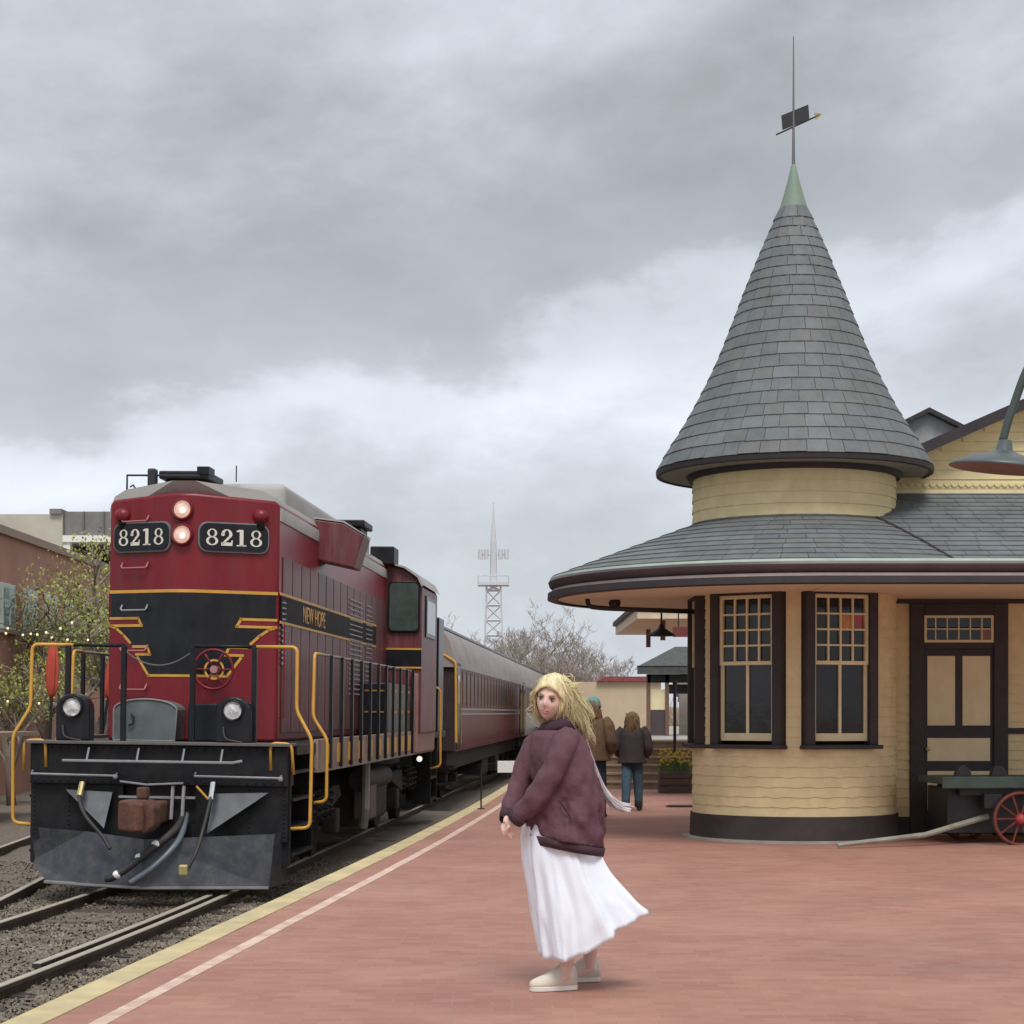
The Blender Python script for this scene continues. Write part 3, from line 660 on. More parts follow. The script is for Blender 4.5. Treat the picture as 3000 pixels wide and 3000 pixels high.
# hoses
def curve(pts, n=8):
    out = []
    for i in range(len(pts) - 1):
        p0 = Vector(pts[max(i - 1, 0)]); p1 = Vector(pts[i]); p2 = Vector(pts[i + 1]); p3 = Vector(pts[min(i + 2, len(pts) - 1)])
        for j in range(n):
            t = j / n
            out.append(.5 * ((2 * p1) + (-p0 + p2) * t + (2 * p0 - 5 * p1 + 4 * p2 - p3) * t * t + (-p0 + 3 * p1 - 3 * p2 + p3) * t ** 3))
    out.append(Vector(pts[-1])); return out
h1 = part(MB().tube(curve([(-.80, .1, 1.20), (-.80, -.12, 1.05), (-.68, -.30, .85), (-.45, -.40, .62), (-.36, -.45, .50)]), .022, 7), 'air_hose', m_hose, smooth=True)
part(MB().rod((-.80, -.02, 1.18), (-.80, -.12, 1.04), .032, 8), 'hose_fitting', M('brass', (.55, .45, .2), .4, .6), h1)
h2 = part(MB().tube(curve([(.64, .08, 1.22), (.64, -.12, 1.05), (.60, -.26, .75), (.56, -.44, .48), (.48, -.52, .30)]), .020, 7), 'air_hose', m_hose, smooth=True)
part(MB().rod((.64, -.02, 1.2), (.64, -.12, 1.02), .034, 8), 'hose_fitting', m_silver, h2)
part(MB().box(.40, .50, -.56, -.48, .24, .36), 'glad_hand', M('brass', (.55, .45, .2), .4, .6), h2, bevel=.02)
h3 = part(MB().tube(curve([(.30, .1, .85), (.28, -.25, .70), (.10, -.48, .52), (-.10, -.58, .34), (-.28, -.60, .22), (-.36, -.58, .20)]), .040, 8), 'mu_hose', m_hose, smooth=True)
for t_, p in enumerate(((.13, -.445, .56), (-.02, -.535, .425), (-.24, -.6, .245))): part(MB().sphere(p, (.05, .05, .045), 10, 8), 'hose_band', m_white, h3)
part(MB().tube(curve([(.32, .1, .85), (.34, -.30, .60), (.14, -.52, .34), (-.10, -.62, .16)]), .034, 8), 'mu_hose', M('hose_blue', (.12, .14, .17), .35), smooth=True)
for x in (.18, .30): part(MB().rod((x, .05, 1.16), (x, -.02, .80), .02, 6), 'air_pipe', M('lever_grey', (.25, .25, .26), .5))
part(MB().rod((.44, .04, 1.16), (.58, .02, 1.02), .012, 6), 'cock_handle', m_gold)
# ---- front platform gear
bx_ = MB(); pts = [(-.70, 1.63), (.0, 1.63), (.02, 1.98)] + [(-.34 + .36 * cos(R(a)), 1.98 + .12 * sin(R(a))) for a in range(15, 180, 15)] + [(-.70, 1.98)]
bx_.prism([(u, .60, w) for u, w in pts], (0, .42, 0)); bo_ = part(bx_, 'sand_box', M('box_grey', (.13, .15, .155), .5, var=.2), bevel=.015)
part(MB().tube([(-.50, .585, 1.94), (-.46, .56, 1.90), (-.47, .56, 1.82), (-.52, .57, 1.80)], .012, 6), 'latch', m_iron, bo_)
part(MB().tube([(u, .595, w) for u, w in pts] + [(pts[0][0], .595, pts[0][1])], .012, 5), 'lid_rim', M('rim_dusty', (.25, .24, .23), .6), bo_)
part(MB().box(.18, .52, .45, .85, 1.63, 2.06), 'control_box', m_black, bevel=.02)
for u, w in ((-.965, 2.0), (.81, 1.985)):
    mb = MB(); pts = [(u + .19 * cos(R(a)), w - .02 + .17 * sin(R(a))) for a in range(0, 181, 20)] + [(u - .19, 1.63), (u + .19, 1.63)]
    mb.prism([(a, .14, c) for a, c in pts], (0, .20, 0)); dl = part(mb, 'ditch_light', m_black, bevel=.02)
    part(MB().lathe([(.0, -.03), (.05, -.022), (.088, -.004), (.098, -.012), (.105, .03)], 24, (u, .12, w), axis='y'), 'lens', M('ditch_lens', (.72, .72, .70), .22, .25, var=.5, scale=22, bump=.5, bscale=40), dl, smooth=True)
    part(MB().lathe([(.098, .03), (.102, -.035), (.115, -.035), (.115, .03)], 24, (u, .12, w), axis='y', a0=0, a1=360), 'lamp_hood', m_black, dl, smooth=True)
    part(MB().tube(curve([(u - .1, .12, 1.80), (u - .06, .08, 1.68), (u + .12, .06, 1.64)]), .012, 6), 'cable', m_hose, dl)
# handrails
for u in (-1.08, -.455, .315, 1.0):
    part(MB().box(u - .028, u + .028, .30, .36, 1.63, 2.68), 'rail_post', m_black, bevel=.006)
part(MB().tube([(-1.15, .33, 2.685), (-.44, .33, 2.685)], .020, 8), 'handrail', m_frame, smooth=True)
part(MB().tube([(.30, .33, 2.685), (1.05, .33, 2.685)], .020, 8), 'handrail', m_frame, smooth=True)
part(MB().tube([(-.45 + .76 * i / 14, .33, 2.63 - .16 * (1 - (2 * i / 14 - 1) ** 2)) for i in range(15)], .008, 5), 'safety_chain', M('chain', (.18, .17, .16), .5, .5))
def bent(pts, r=.07, n=5):
    P = [Vector(p) for p in pts]; out = [P[0]]
    for i in range(1, len(P) - 1):
        a = (P[i - 1] - P[i]); c = (P[i + 1] - P[i]); rr_ = min(r, a.length * .45, c.length * .45)
        A = P[i] + a.normalized() * rr_; B = P[i] + c.normalized() * rr_
        for j in range(n + 1):
            t = j / n; out.append((1 - t) ** 2 * A + 2 * t * (1 - t) * P[i] + t * t * B)
    return out + [P[-1]]
for sd in (-1, 1):
    part(MB().tube(bent([(sd * 1.02, .33, 2.685), (sd * 1.475, .30, 2.685), (sd * 1.48, .28, 1.99), (sd * 1.66, .24, 1.68), (sd * 1.65, .24, .72), (sd * 1.40, .24, .70)]), .020, 8), 'step_handrail', m_gold, smooth=True)
    part(MB().tube(bent([(sd * 1.44, 1.72, 2.66), (sd * 1.43, 1.32, 2.66), (sd * 1.43, 1.26, 1.92), (sd * 1.60, 1.26, 1.66), (sd * 1.60, 1.26, .94), (sd * 1.44, 1.26, .92)]), .020, 8), 'step_handrail', m_gold, smooth=True)
    part(MB().tube([(sd * 1.44, 1.72, 2.66), (sd * 1.46, 10.7, 2.66)], .018, 8), 'side_handrail', M('rail_worn', (.27, .25, .24), .5, .2), smooth=True)
    part(MB().tube(bent([(sd * 1.24, .10, 1.34), (sd * 1.24, .06, 1.64), (sd * 1.47, .06, 1.63), (sd * 1.49, .10, 1.30)]), .017, 7), 'corner_grab', m_gold, smooth=True)
    first = None
    for i in range(11):
        v = 2.0 + i * .82
        if first is None: first = o = part(MB().box(sd * 1.50, sd * 1.54, -.03, .03, 1.30, 2.66), 'side_post', m_black)
        else: o = copy_obj(first, LO)
        o.location = (0, v, 0)
    part(MB().tube(bent([(sd * 1.35, 13.5, 2.5), (sd * 1.62, 13.5, 2.4), (sd * 1.64, 13.5, 1.0), (sd * 1.45, 13.5, .95)]), .022, 7), 'step_handrail', m_gold, smooth=True)
    part(MB().tube(bent([(sd * 1.30, 15.9, 1.7), (sd * 1.30, 15.9, 3.5)]), .022, 7), 'rear_handrail', m_gold)
part(MB().sphere((1.50, 11.4, 1.18), .05, 10, 8), 'step_light', M('step_lamp', (.9, .87, .84), emit=.6))
part(MB().tube([(.98, fv(.98) + .09, 1.9), (1.06, fv(.98) + .10, 1.9), (1.06, fv(.98) + .10, 3.0)], .01, 5), 'conduit', m_red)
# gold lettering along the side band
fc = bpy.data.curves.new('lettering', 'FONT'); fc.body = 'NEW HOPE'; fc.size = .30; fc.extrude = .002; fc.align_x = 'LEFT'; fc.space_character = 1.1
fo = bpy.data.objects.new('lettering', fc); C.objects.link(fo)
dg = bpy.context.evaluated_depsgraph_get(); me = bpy.data.meshes.new_from_object(fo.evaluated_get(dg)); bpy.data.objects.remove(fo)
me.materials.clear(); me.materials.append(m_gold)
lt = bpy.data.objects.new('lettering', me); C.objects.link(lt); lt.parent = LO
lt.rotation_euler = (R(90), 0, R(90)); lt.location = (HW + .030, 2.75, 3.085); lt['label'] = 'gold NEW HOPE lettering'

FRONT = ('end_rivets', 'end_sill', 'end_deck_lip', 'pilot_plate', 'coupler_pocket', 'plow_blade', 'gusset_plate', 'coupler', 'uncoupling_lever', 'lever_bracket', 'cut_lever', 'pocket_bar', 'air_hose', 'mu_hose', 'air_pipe', 'cock_handle', 'ditch_light', 'rail_post', 'handrail', 'safety_chain', 'corner_grab')
for o in list(LO.children):              # longer end platform ahead of the hood
    nm = o.name.split('.')[0]
    if nm in FRONT or (nm == 'step_handrail' and min(v.co.y for v in o.data.vertices) < .5): o.location.y -= .34
    elif nm in ('sand_box', 'control_box'): o.location.y -= .12

# ================================================================== COACHES
def coach(name, label, v0, length, body, roofm, n_win, loc_slope=.0615, dark=m_black):
    t = thing(name, label, 'train car', (-3.79 + .0615 * v0, 20.4 + v0, RAIL), (0, R(.4), -math.atan(.0615)), 'train cars behind the locomotive')
    P = lambda mb, nm, mt, par=t, **k: mb.build(nm, mt, par, **k)
    P(MB().box(-1.48, 1.48, 0, length, 1.15, 2.95), 'body', body, bevel=.02)
    rp_ = [(1.50, 2.90), (1.47, 3.15), (1.38, 3.45), (1.22, 3.68), (.95, 3.86), (.5, 4.0), (0, 4.05)]
    rp_ = rp_ + [(-a, c) for a, c in reversed(rp_[:-1])]
    P(MB().prism([(a, -.1, c) for a, c in rp_], (0, length + .2, 0)), 'roof', roofm, smooth=True, auto=35)
    P(MB().tube([(1.17, -.1, 3.74), (1.17, length, 3.74)], .045, 6), 'roof_conduit', dark)
    P(MB().box(-1.3, 1.3, .3, length - .3, .75, 1.15), 'underframe', m_grime)
    for w, mt in ((2.04, m_gutterline), (1.93, m_gutterline)): P(MB().box(1.475, 1.497, .9, length - .9, w - .02, w + .02), 'belt_rail', mt)
    P(MB().box(1.475, 1.492, .9, length - .9, 1.952, 2.018), 'belt_band', dark)
    P(MB().box(1.475, 1.50, .2, length - .2, 1.15, 1.24), 'side_sill', body)
    wm = MB().box(1.465, 1.492, 0, .80, 2.10, 2.86); pm_ = MB().box(1.478, 1.496, .07, .73, 2.17, 2.79); f0 = None
    for i in range(n_win):
        y = 1.9 + i * (length - 3.8) / n_win
        if f0 is None:
            f0 = w_ = P(wm, 'window', M('sash_maroon', (.11, .03, .03), .5)); p0 = P(pm_, 'pane', M('coach_glass', (.022, .014, .016), .3, var=.3, spec=.25), f0)
        else:
            w_ = copy_obj(f0, t); copy_obj(p0, w_)
        w_.location = (0, y, 0)
    for y in (.35, length - 1.15):
        dr = P(MB().box(1.47, 1.51, y, y + .8, 1.2, 2.9), 'vestibule_door', dark); P(MB().box(1.495, 1.518, y + .15, y + .65, 2.15, 2.75), 'pane', m_glass, dr)
        for dy in (-.06, .86): P(MB().rod((1.53, y + dy, 1.3), (1.53, y + dy, 2.6), .010, 6), 'grab_rail', M('grab_brass', (.36, .22, .06), .5))
    P(MB().box(-1.495, 1.495, -.02, 1.5, 1.18, 3.0), 'vestibule', M('vestibule_dark', (.035, .018, .02), .5, var=.3))
    P(MB().box(-.55, .55, -.42, -.02, 1.2, 3.5), 'diaphragm', m_black, bevel=.03)
    P(MB().box(.62, 1.15, -.03, 0, 2.1, 2.8), 'end_window', m_glass)
    for y in (.25, length - 1.05): P(MB().box(.9, 1.46, y, y + .8, .45, .5).box(.9, 1.46, y, y + .8, .8, .85), 'vestibule_steps', m_frame)
    P(MB().box(-1.1, 1.25, length * .42, length * .42 + 2.2, .35, .8).box(.5, 1.3, length * .6, length * .6 + 1.5, .3, .8), 'equipment_box', m_grime)
    truck(3.2, t, r=.46, base=2.4); truck(length - 3.2, t, r=.46, base=2.4)
    return t
c1 = coach('passenger_coach', 'maroon passenger coach with dark windows coupled behind the locomotive', 17.9, 24.8, m_coachred, m_coachroof, 20)
P_ = MB().tube(bent([(1.2, -.1, 3.2), (1.52, -.12, 3.0), (1.54, -.12, 1.35)]), .025, 6).build('end_handrail', m_gold, c1)
c2 = coach('passenger_coach', 'pale tan rail car at the far end of the train', 43.0, 24.0, m_coachtan, m_coachroof, 18)

# ================================================================== STATION
AX, AY, TR = 3.30, 21.74, 1.18            # axis and radius of the round bay
WY = 21.95                                # plane of the wall that faces us
ST_ = thing('station_building', 'cream shingled railway station with round bay and slate witch hat roof', 'building', (AX, AY, 0))
def sp(mb, name, mat, parent=ST_, **k): return mb.build(name, mat, parent, **k)
A0 = -98.6                                # direction from the bay to the viewer
WIN = [A0 + 27, A0 - 27, A0 - 81]
def polar(r, a, z): return Vector((r * cos(R(a)), r * sin(R(a)), z))
sp(MB().lathe([(1.15, .0), (1.15, 1.07)], 64), 'bay_core', m_creamtrim, smooth=True)
sp(MB().lathe([(1.15, 2.85), (1.15, 4.35)], 64), 'bay_core', m_creamtrim, smooth=True)
for a0, a1 in ((A0 + 27 + 22.5, 8), (A0 - 27 + 22.5, A0 + 27 - 22.5), (A0 - 81 + 22.5, A0 - 27 - 22.5)): sp(MB().lathe([(1.15, 1.07), (1.15, 2.85)], 12, a0=a0, a1=a1), 'bay_pier', m_creamtrim, smooth=True)
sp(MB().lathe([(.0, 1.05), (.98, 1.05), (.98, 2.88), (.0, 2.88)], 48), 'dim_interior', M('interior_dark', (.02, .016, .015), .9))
sp(MB().lathe([(1.15, .30), (1.205, .29), (1.215, .02), (1.15, .02)], 64), 'bay_base', m_base, smooth=True, auto=40)
sp(MB().lathe([(1.20, .028), (1.30, .022), (1.30, -.01)], 64, a0=170, a1=350), 'footing', m_concrete, smooth=True, auto=40)
def course(z0, z1, a0, a1, wave=0., r0=TR, name='shingle_course', ph=0.):
    n = max(4, int(abs(a1 - a0) / (1.1 if wave else 4))); mb = MB(); vs = []
    for j in range(n + 1):
        a = a0 + (a1 - a0) * j / n
        dz = wave * (sin(R(a) * 26 + ph) + .5 * sin(R(a) * 41 + ph * 2)) if wave else .002 * sin(a * .9)
        vs += [polar(r0 - .028, a, z0 + dz), polar(r0 + .007, a, z0 + dz), polar(r0 - .006, a, z1 + .012), polar(r0 - .028, a, z1 + .012)]
    fs = []
    for j in range(n):
        for q in range(4): fs.append((j * 4 + q, j * 4 + (q + 1) % 4, j * 4 + 4 + (q + 1) % 4, j * 4 + 4 + q))
    fs += [(0, 1, 2, 3), (n * 4 + 3, n * 4 + 2, n * 4 + 1, n * 4)]
    mb.add(vs, fs); return sp(mb, name, m_cream, smooth=True, auto=40)
z = .285; i = 0
while z < 1.06:
    course(z, z + .112, 170, 360, .0055, ph=i * 1.7); z += .112; i += 1
gaps = [(A0 + 27 + 23, 360), (A0 - 27 + 23, A0 + 27 - 23), (A0 - 81 + 23, A0 - 27 - 23)]
while z < 2.86:
    for a0, a1 in gaps: course(z, z + .112, a0, a1 if a1 != 360 else 8, .0)
    z += .112
z = 3.40
while z < 4.30:
    course(z, z + .128, 120, 370, .0); z += .128
# windows of the bay
def window(a, lit=()):
    w = sp(MB(), 'window', m_dark)     # replaced below
    mat = Matrix.Rotation(R(a + 90), 4, 'Z')
    def T(mb): mb.v = [tuple(mat @ Vector(p)) for p in mb.v]; return mb
    f = -1.10                                     # local: x along the wall, -y outwards
    mb = MB(); W2, Z0, Z1 = .445, 1.09, 2.90
    mb.box(-W2, -W2 + .105, f - .10, f + .06, Z0, Z1).box(W2 - .105, W2, f - .10, f + .06, Z0, Z1).box(-W2 + .105, W2 - .105, f - .10, f + .06, 2.77, Z1 - .001)
    mb.box(-W2 - .03, W2 + .03, f - .16, f + .05, Z0 - .045, Z0 + .002)
    bpy.data.objects.remove(w); w = sp(T(mb), 'window', m_dark, bevel=.008)
    ws = .345
    ub, ut, lb = 1.985, 2.768, 1.135
    s = MB().box(-ws + .003, -ws + .04, f - .055, f, ub, ut).box(ws - .04, ws - .003, f - .055, f, ub, ut).box(-ws + .04, ws - .04, f - .055, f, ut - .04, ut).box(-ws + .04, ws - .04, f - .055, f, ub, ub + .042)
    sp(T(s), 'upper_sash', m_creamtrim, w)
    s = MB().box(-ws + .003, -ws + .045, f - .03, f + .02, lb, ub).box(ws - .045, ws - .003, f - .03, f + .02, lb, ub).box(-ws + .045, ws - .045, f - .032, f + .02, lb, lb + .085)
    sp(T(s), 'lower_sash', m_creamtrim, w)
    sp(T(MB().box(-.016, .016, f - .03, f + .015, lb + .085, ub)), 'mullion', m_creamtrim, w)
    gx, gz = (2 * ws - .08) / 4, (ut - ub - .082) / 4
    for i in range(1, 4):
        x = -ws + .04 + gx * i; sp(T(MB().box(x - .010, x + .010, f - .048, f - .005, ub + .042, ut - .04)), 'muntin', m_creamtrim, w)
        zz = ub + .042 + gz * i; sp(T(MB().box(-ws + .04, ws - .04, f - .046, f - .006, zz - .010, zz + .010)), 'muntin', m_creamtrim, w)
    for i in range(4):
        for j in range(4):
            x = -ws + .04 + gx * i; zz = ub + .042 + gz * j
            m_ = {(2, 2): M('orange_glow_pane', (.55, .22, .03), .2, var=.3, scale=12), (3, 2): M('red_glow_pane', (.33, .05, .05), .2, var=.3)}.get((i, j), m_glass) if lit else m_glass  # orange and red lamp glow painted into two pane colours
            t = random.uniform(-.004, .004)
            sp(T(MB().add([(x + .01, f - .02 + t, zz + .01), (x + gx - .01, f - .02 - t, zz + .01), (x + gx - .01, f - .02 - t, zz + gz - .01), (x + .01, f - .02 + t, zz + gz - .01)], [(0, 1, 2, 3)])), 'pane', m_, w)
    for x0, x1 in ((-ws + .045, -.016), (.016, ws - .045)):
        sp(T(MB().add([(x0, f - .006, lb + .085), (x1, f - .004, lb + .085), (x1, f - .004, ub), (x0, f - .006, ub)], [(0, 1, 2, 3)])), 'pane', m_glass, w)
    return w
window(WIN[0], lit=True); window(WIN[1]); window(WIN[2])
# frieze under the soffit
sp(MB().lathe([(1.16, 2.86), (1.235, 2.86), (1.235, 3.10), (1.16, 3.10)], 64, a0=120, a1=370), 'frieze', m_dark, smooth=True, auto=40)
# ---- witch hat roof
HAT = [(1.59, 4.285), (1.50, 4.46), (1.40, 4.62), (1.285, 4.79), (1.14, 5.05), (.99, 5.34), (.845, 5.66), (.70, 6.03), (.57, 6.38), (.40, 6.80), (.27, 7.10), (.175, 7.32)]
HATZ = sorted([(z, r) for r, z in HAT])
sp(MB().lathe([(r - .012, z) for r, z in HAT] + [(.0, 7.5)], 64), 'hat_underlay', m_slate, smooth=True)
sp(MB().lathe([(.185, 7.28), (.17, 7.335), (.075, 7.66), (.03, 7.86), (.0, 7.90)], 32), 'hat_cap', m_copper, smooth=True, auto=50)
sp(MB().lathe([(1.555, 4.225), (1.57, 4.215), (1.605, 4.225), (1.612, 4.275), (1.55, 4.285)], 64), 'hat_edge', m_dark, smooth=True, auto=40)
sp(MB().lathe([(1.16, 4.225), (1.57, 4.235)], 64), 'hat_soffit', M('hat_boards', (.30, .26, .21), .7))
sp(MB().lathe([(1.16, 4.165), (1.225, 4.165), (1.25, 4.222), (1.16, 4.222)], 64), 'hat_frieze', m_dark, smooth=True, auto=40)
def slate_geo(fn, a0, a1, t0, t1):
    """fn(a,t,off)->point; thick at the butt, tucked under the course above"""
    n = 3; vs = []
    for j in range(n):
        a = a0 + (a1 - a0) * j / (n - 1)
        vs += [fn(a, t0, .002), fn(a, t0, .019), fn(a, t1, .006), fn(a, t1, -.006)]
    fs = []
    for j in range(n - 1):
        for q in range(4): fs.append((j * 4 + q, j * 4 + (q + 1) % 4, j * 4 + 4 + (q + 1) % 4, j * 4 + 4 + q))
    fs += [(0, 1, 2, 3), ((n - 1) * 4 + 3, (n - 1) * 4 + 2, (n - 1) * 4 + 1, (n - 1) * 4)]
    return vs, fs
def hat_fn(a, z, off):
    r = interp(HATZ, z); r2 = interp(HATZ, z + .05); sl = math.atan2(r - r2, .05)
    return polar(r + off * cos(sl), a, z + off * sin(sl))
allsl = []; random.seed(11)
z = 4.283; row = 0
while z < 7.27:
    h = .150 if z < 6 else .125
    r = interp(HATZ, z); n = max(8, int(2 * PI * r / .235)); ph = random.random() * 360
    cuts = [ph + 360 * (i + random.uniform(-.16, .16)) / n for i in range(n)]
    for i in range(n):
        a0 = cuts[i] ; a1 = cuts[(i + 1) % n] + (360 if i == n - 1 else 0)
        g_ = R(1) and (.006 / r) * 180 / PI
        vs, fs = slate_geo(hat_fn, a0 + g_ / 2, a1 - g_ / 2, z + random.uniform(-.006, .004), z + h + .03)
        face = cos(R((a0 + a1) / 2 - A0)); allsl.append((face * (a1 - a0) * r, vs, fs))
    z += h; row += 1
# lower roof: cone round the bay and a straight run to the right
RE, ZE = 2.83, 3.02
def low_fn(a, t, off):
    r = RE - t; zz = ZE + .372 * t; return polar(r + off * .35, a, zz + off * .94)
low = []
t = 0
while t < RE - TR - .02:
    r = RE - t; n = int(2 * PI * r / .30); ph = random.random() * 360
    cuts = [ph + 360 * (i + random.uniform(-.15, .15)) / n for i in range(n)]
    for i in range(n):
        a0 = cuts[i]; a1 = cuts[(i + 1) % n] + (360 if i == n - 1 else 0); g_ = (.006 / r) * 180 / PI
        vs, fs = slate_geo(low_fn, a0 + g_ / 2, a1 - g_ / 2, t, t + .21)
        am = ((a0 + a1) / 2) % 360
        if 95 < am or am < 10: low.append((.55 * cos(R(am - A0)) * (a1 - a0) * r, vs, fs))
    t += .18
sp(MB().lathe([(RE, ZE - .012), (TR - .02, ZE + .372 * (RE - TR) - .012)], 64, a0=80, a1=375), 'skirt_underlay', m_slate)
# straight roof: local frame of the station
ey = -RE + .31; xr = 6.6
def str_fn(x, t, off): return Vector((x, ey + t * .937, ZE + .349 * t + off)) if False else Vector((x, ey + t * .937 - off * .35, ZE + t * .349 + off * .94))
t = 0
while t < (WY - AY - ey) / .937:
    x = .35 + random.random() * .2
    while x < xr:
        w_ = random.uniform(.24, .34); q = slate_geo(str_fn, x + .003, x + w_ - .003, t, t + .22)
        low.append((.2 * w_ * 57, q[0], q[1])); x += w_
    t += .19
sp(MB().add([(.3, ey, ZE - .012), (xr, ey, ZE - .012), (xr, WY - AY, ZE + .372 * (WY - AY - ey) - .012), (.3, WY - AY, ZE + .372 * (WY - AY - ey) - .012)], [(0, 1, 2, 3)]), 'porch_underlay', m_slate)
cand = sorted(allsl, key=lambda q: -q[0])[:225] ; rest = sorted(allsl, key=lambda q: -q[0])[225:]
lc = sorted(low, key=lambda q: -q[0]); cand += lc[:75]; rest += lc[75:]
for _, vs, fs in cand: sp(MB().add(vs, fs), 'slate', random.choice(SLATES))
mb = MB()
for _, vs, fs in rest: mb.add(vs, fs)
struct(sp(mb, 'slates', m_slate), 'stuff')
vl = [(math.sqrt(2 * .31 * k_ + .31 ** 2), -k_, ZE + .372 * (RE - math.hypot(math.sqrt(2 * .31 * k_ + .31 ** 2), k_)) + .012) for k_ in (2.50, 2.2, 1.9, 1.6, 1.3, 1.0, .7)]
sp(MB().tube(vl, .022, 6), 'valley_flashing', m_dark)
# eaves: gutter, bead, fascia, soffit
def eave(prof, name, mat):
    mb = MB().lathe([(RE + a, ZE + c) for a, c in prof], 96, a0=80, a1=270); sp(mb, name, mat, smooth=True, auto=35)
    n = len(prof); mb = MB()
    mb.add([(0, -RE - a, ZE + c) for a, c in prof] + [(xr, -RE - a, ZE + c) for a, c in prof], [(i, i + 1, n + i + 1, n + i) for i in range(n - 1)] + [(n - 1, 0, n, 2 * n - 1)])
    sp(mb, name, mat, smooth=True, auto=35)
eave([(-.06, .0), (-.01, .006), (.02, .004), (.022, -.022)], 'drip_edge', m_mint)
eave([(-.03, -.02), (.03, -.022), (.045, -.05), (.03, -.10), (-.01, -.135), (-.05, -.14)], 'gutter', m_gutter)
eave([(-.05, -.138), (.0, -.14), (.006, -.172), (-.05, -.172)], 'gutter_bead', m_gutterline)
eave([(-.06, -.170), (.05, -.174), (.055, -.245), (.03, -.255), (-.06, -.255)], 'fascia', m_dark)
sp(MB().lathe([(RE, ZE - .235), (1.16, ZE - .225)], 96, a0=80, a1=270), 'bay_soffit', m_soffit)
sp(MB().add([(0, -RE, ZE - .235), (xr, -RE, ZE - .235), (xr, WY - AY, ZE - .225), (0, WY - AY, ZE - .225)], [(0, 1, 2, 3)]), 'porch_soffit', m_soffit)
# soffit fittings, downspout, hanging lamps
sp(MB().lathe([(.06, .0), (.075, -.03), (.055, -.09), (.0, -.11)], 16, tuple(polar(2.1, 172, ZE - .235))), 'soffit_lamp', m_iron, smooth=True)
sp(MB().tube(bent([(-2.42, .05, ZE - .20), (-2.40, .05, ZE - .325), (-2.2, .05, ZE - .345), (-1.16, .0, ZE - .385)]), .028, 8), 'downspout', m_iron, smooth=True)
# ---- walls behind the bay
wl = MB(); wy = WY - AY
sp(MB().box(1.05, xr, wy, wy + 7.99, .0, 4.1), 'wall', m_creamtrim)
sp(MB().box(.12, 1.05, .35, wy + 8, .0, 3.6), 'wall', m_creamtrim)
def lap(x0, x1, z0, z1, y, step=.112):
    z = z0
    while z < z1 - .01:
        zt = min(z + step, z1)
        sp(MB().prism([(x0, y + .004, z), (x0, y - .020, z), (x0, y - .004, zt + .004), (x0, y + .004, zt + .004)], (x1 - x0, 0, 0)), 'siding_course', m_cream); z += step
D0, D1 = 1.40, 2.56                        # door casing, measured from the bay axis
lap(1.0, D0, .22, 2.86, wy); lap(D1, xr, .22, 2.86, wy)
sp(MB().box(1.05, D0, wy - .03, wy + .02, 0, .22).box(D1, xr, wy - .03, wy + .02, 0, .22), 'base_board', m_base)
sp(MB().box(D1 + .0, xr, wy - .035, wy, 1.20, 1.27), 'chair_rail', m_dark)
sp(MB().box(1.2, xr, wy - .05, wy, 2.74, 2.90), 'wall_frieze', m_dark)
door = sp(MB().box(D0, D0 + .17, wy - .06, wy + .02, 0, 2.74).box(D1 - .17, D1, wy - .06, wy + .02, 0, 2.74).box(D0 + .17, D1 - .17, wy - .06, wy + .02, 2.60, 2.74).box(D0 + .17, D1 - .17, wy - .055, wy + .02, 2.20, 2.28), 'door', m_dark, bevel=.01)
dx0, dx1 = D0 + .17, D1 - .17
sp(MB().box(dx0, dx1, wy - .028, wy + .01, .02, 2.20), 'door_leaf', m_dark, door)
cx = (dx0 + dx1) / 2
for a, c, z0, z1 in ((dx0 + .04, cx - .045, 1.30, 2.12), (cx + .045, dx1 - .04, 1.30, 2.12), (dx0 + .04, dx1 - .04, .88, 1.15), (dx0 + .04, cx - .045, .30, .76), (cx + .045, dx1 - .04, .30, .76)):
    sp(MB().box(a, c, wy - .034, wy - .02, z0, z1), 'door_panel', m_creamtrim, door)
sp(MB().sphere((dx0 + .035, wy - .06, 1.02), .028, 10, 8), 'knob', M('brass', (.5, .4, .2), .35, .8), door)
tz0, tz1 = 2.28, 2.60
sp(MB().box(dx0, dx0 + .03, wy - .045, wy, tz0, tz1).box(dx1 - .03, dx1, wy - .045, wy, tz0, tz1).box(dx0 + .03, dx1 - .03, wy - .045, wy, tz1 - .03, tz1).box(dx0 + .03, dx1 - .03, wy - .045, wy, tz0, tz0 + .03), 'transom', m_creamtrim, door)
for i in range(1, 6): x = dx0 + (dx1 - dx0) * i / 6; sp(MB().box(x - .007, x + .007, wy - .036, wy, tz0 + .03, tz1 - .03), 'muntin', m_creamtrim, door)
sp(MB().box(dx0 + .03, dx1 - .03, wy - .034, wy, (tz0 + tz1) / 2 - .007, (tz0 + tz1) / 2 + .007), 'muntin', m_creamtrim, door)
for i in range(6):
    for j in range(2):
        x = dx0 + .03 + (dx1 - dx0 - .06) * i / 6; zz = tz0 + .03 + (tz1 - tz0 - .06) * j / 2
        sp(MB().add([(x + .004, wy - .03, zz + .004), (x + (dx1 - dx0 - .06) / 6 - .004, wy - .03, zz + .004), (x + (dx1 - dx0 - .06) / 6 - .004, wy - .03, zz + .15), (x + .004, wy - .03, zz + .15)], [(0, 1, 2, 3)]), 'pane', m_glass if (i, j) != (5, 0) else M('amber_dim', (.20, .07, .02), .2), door)
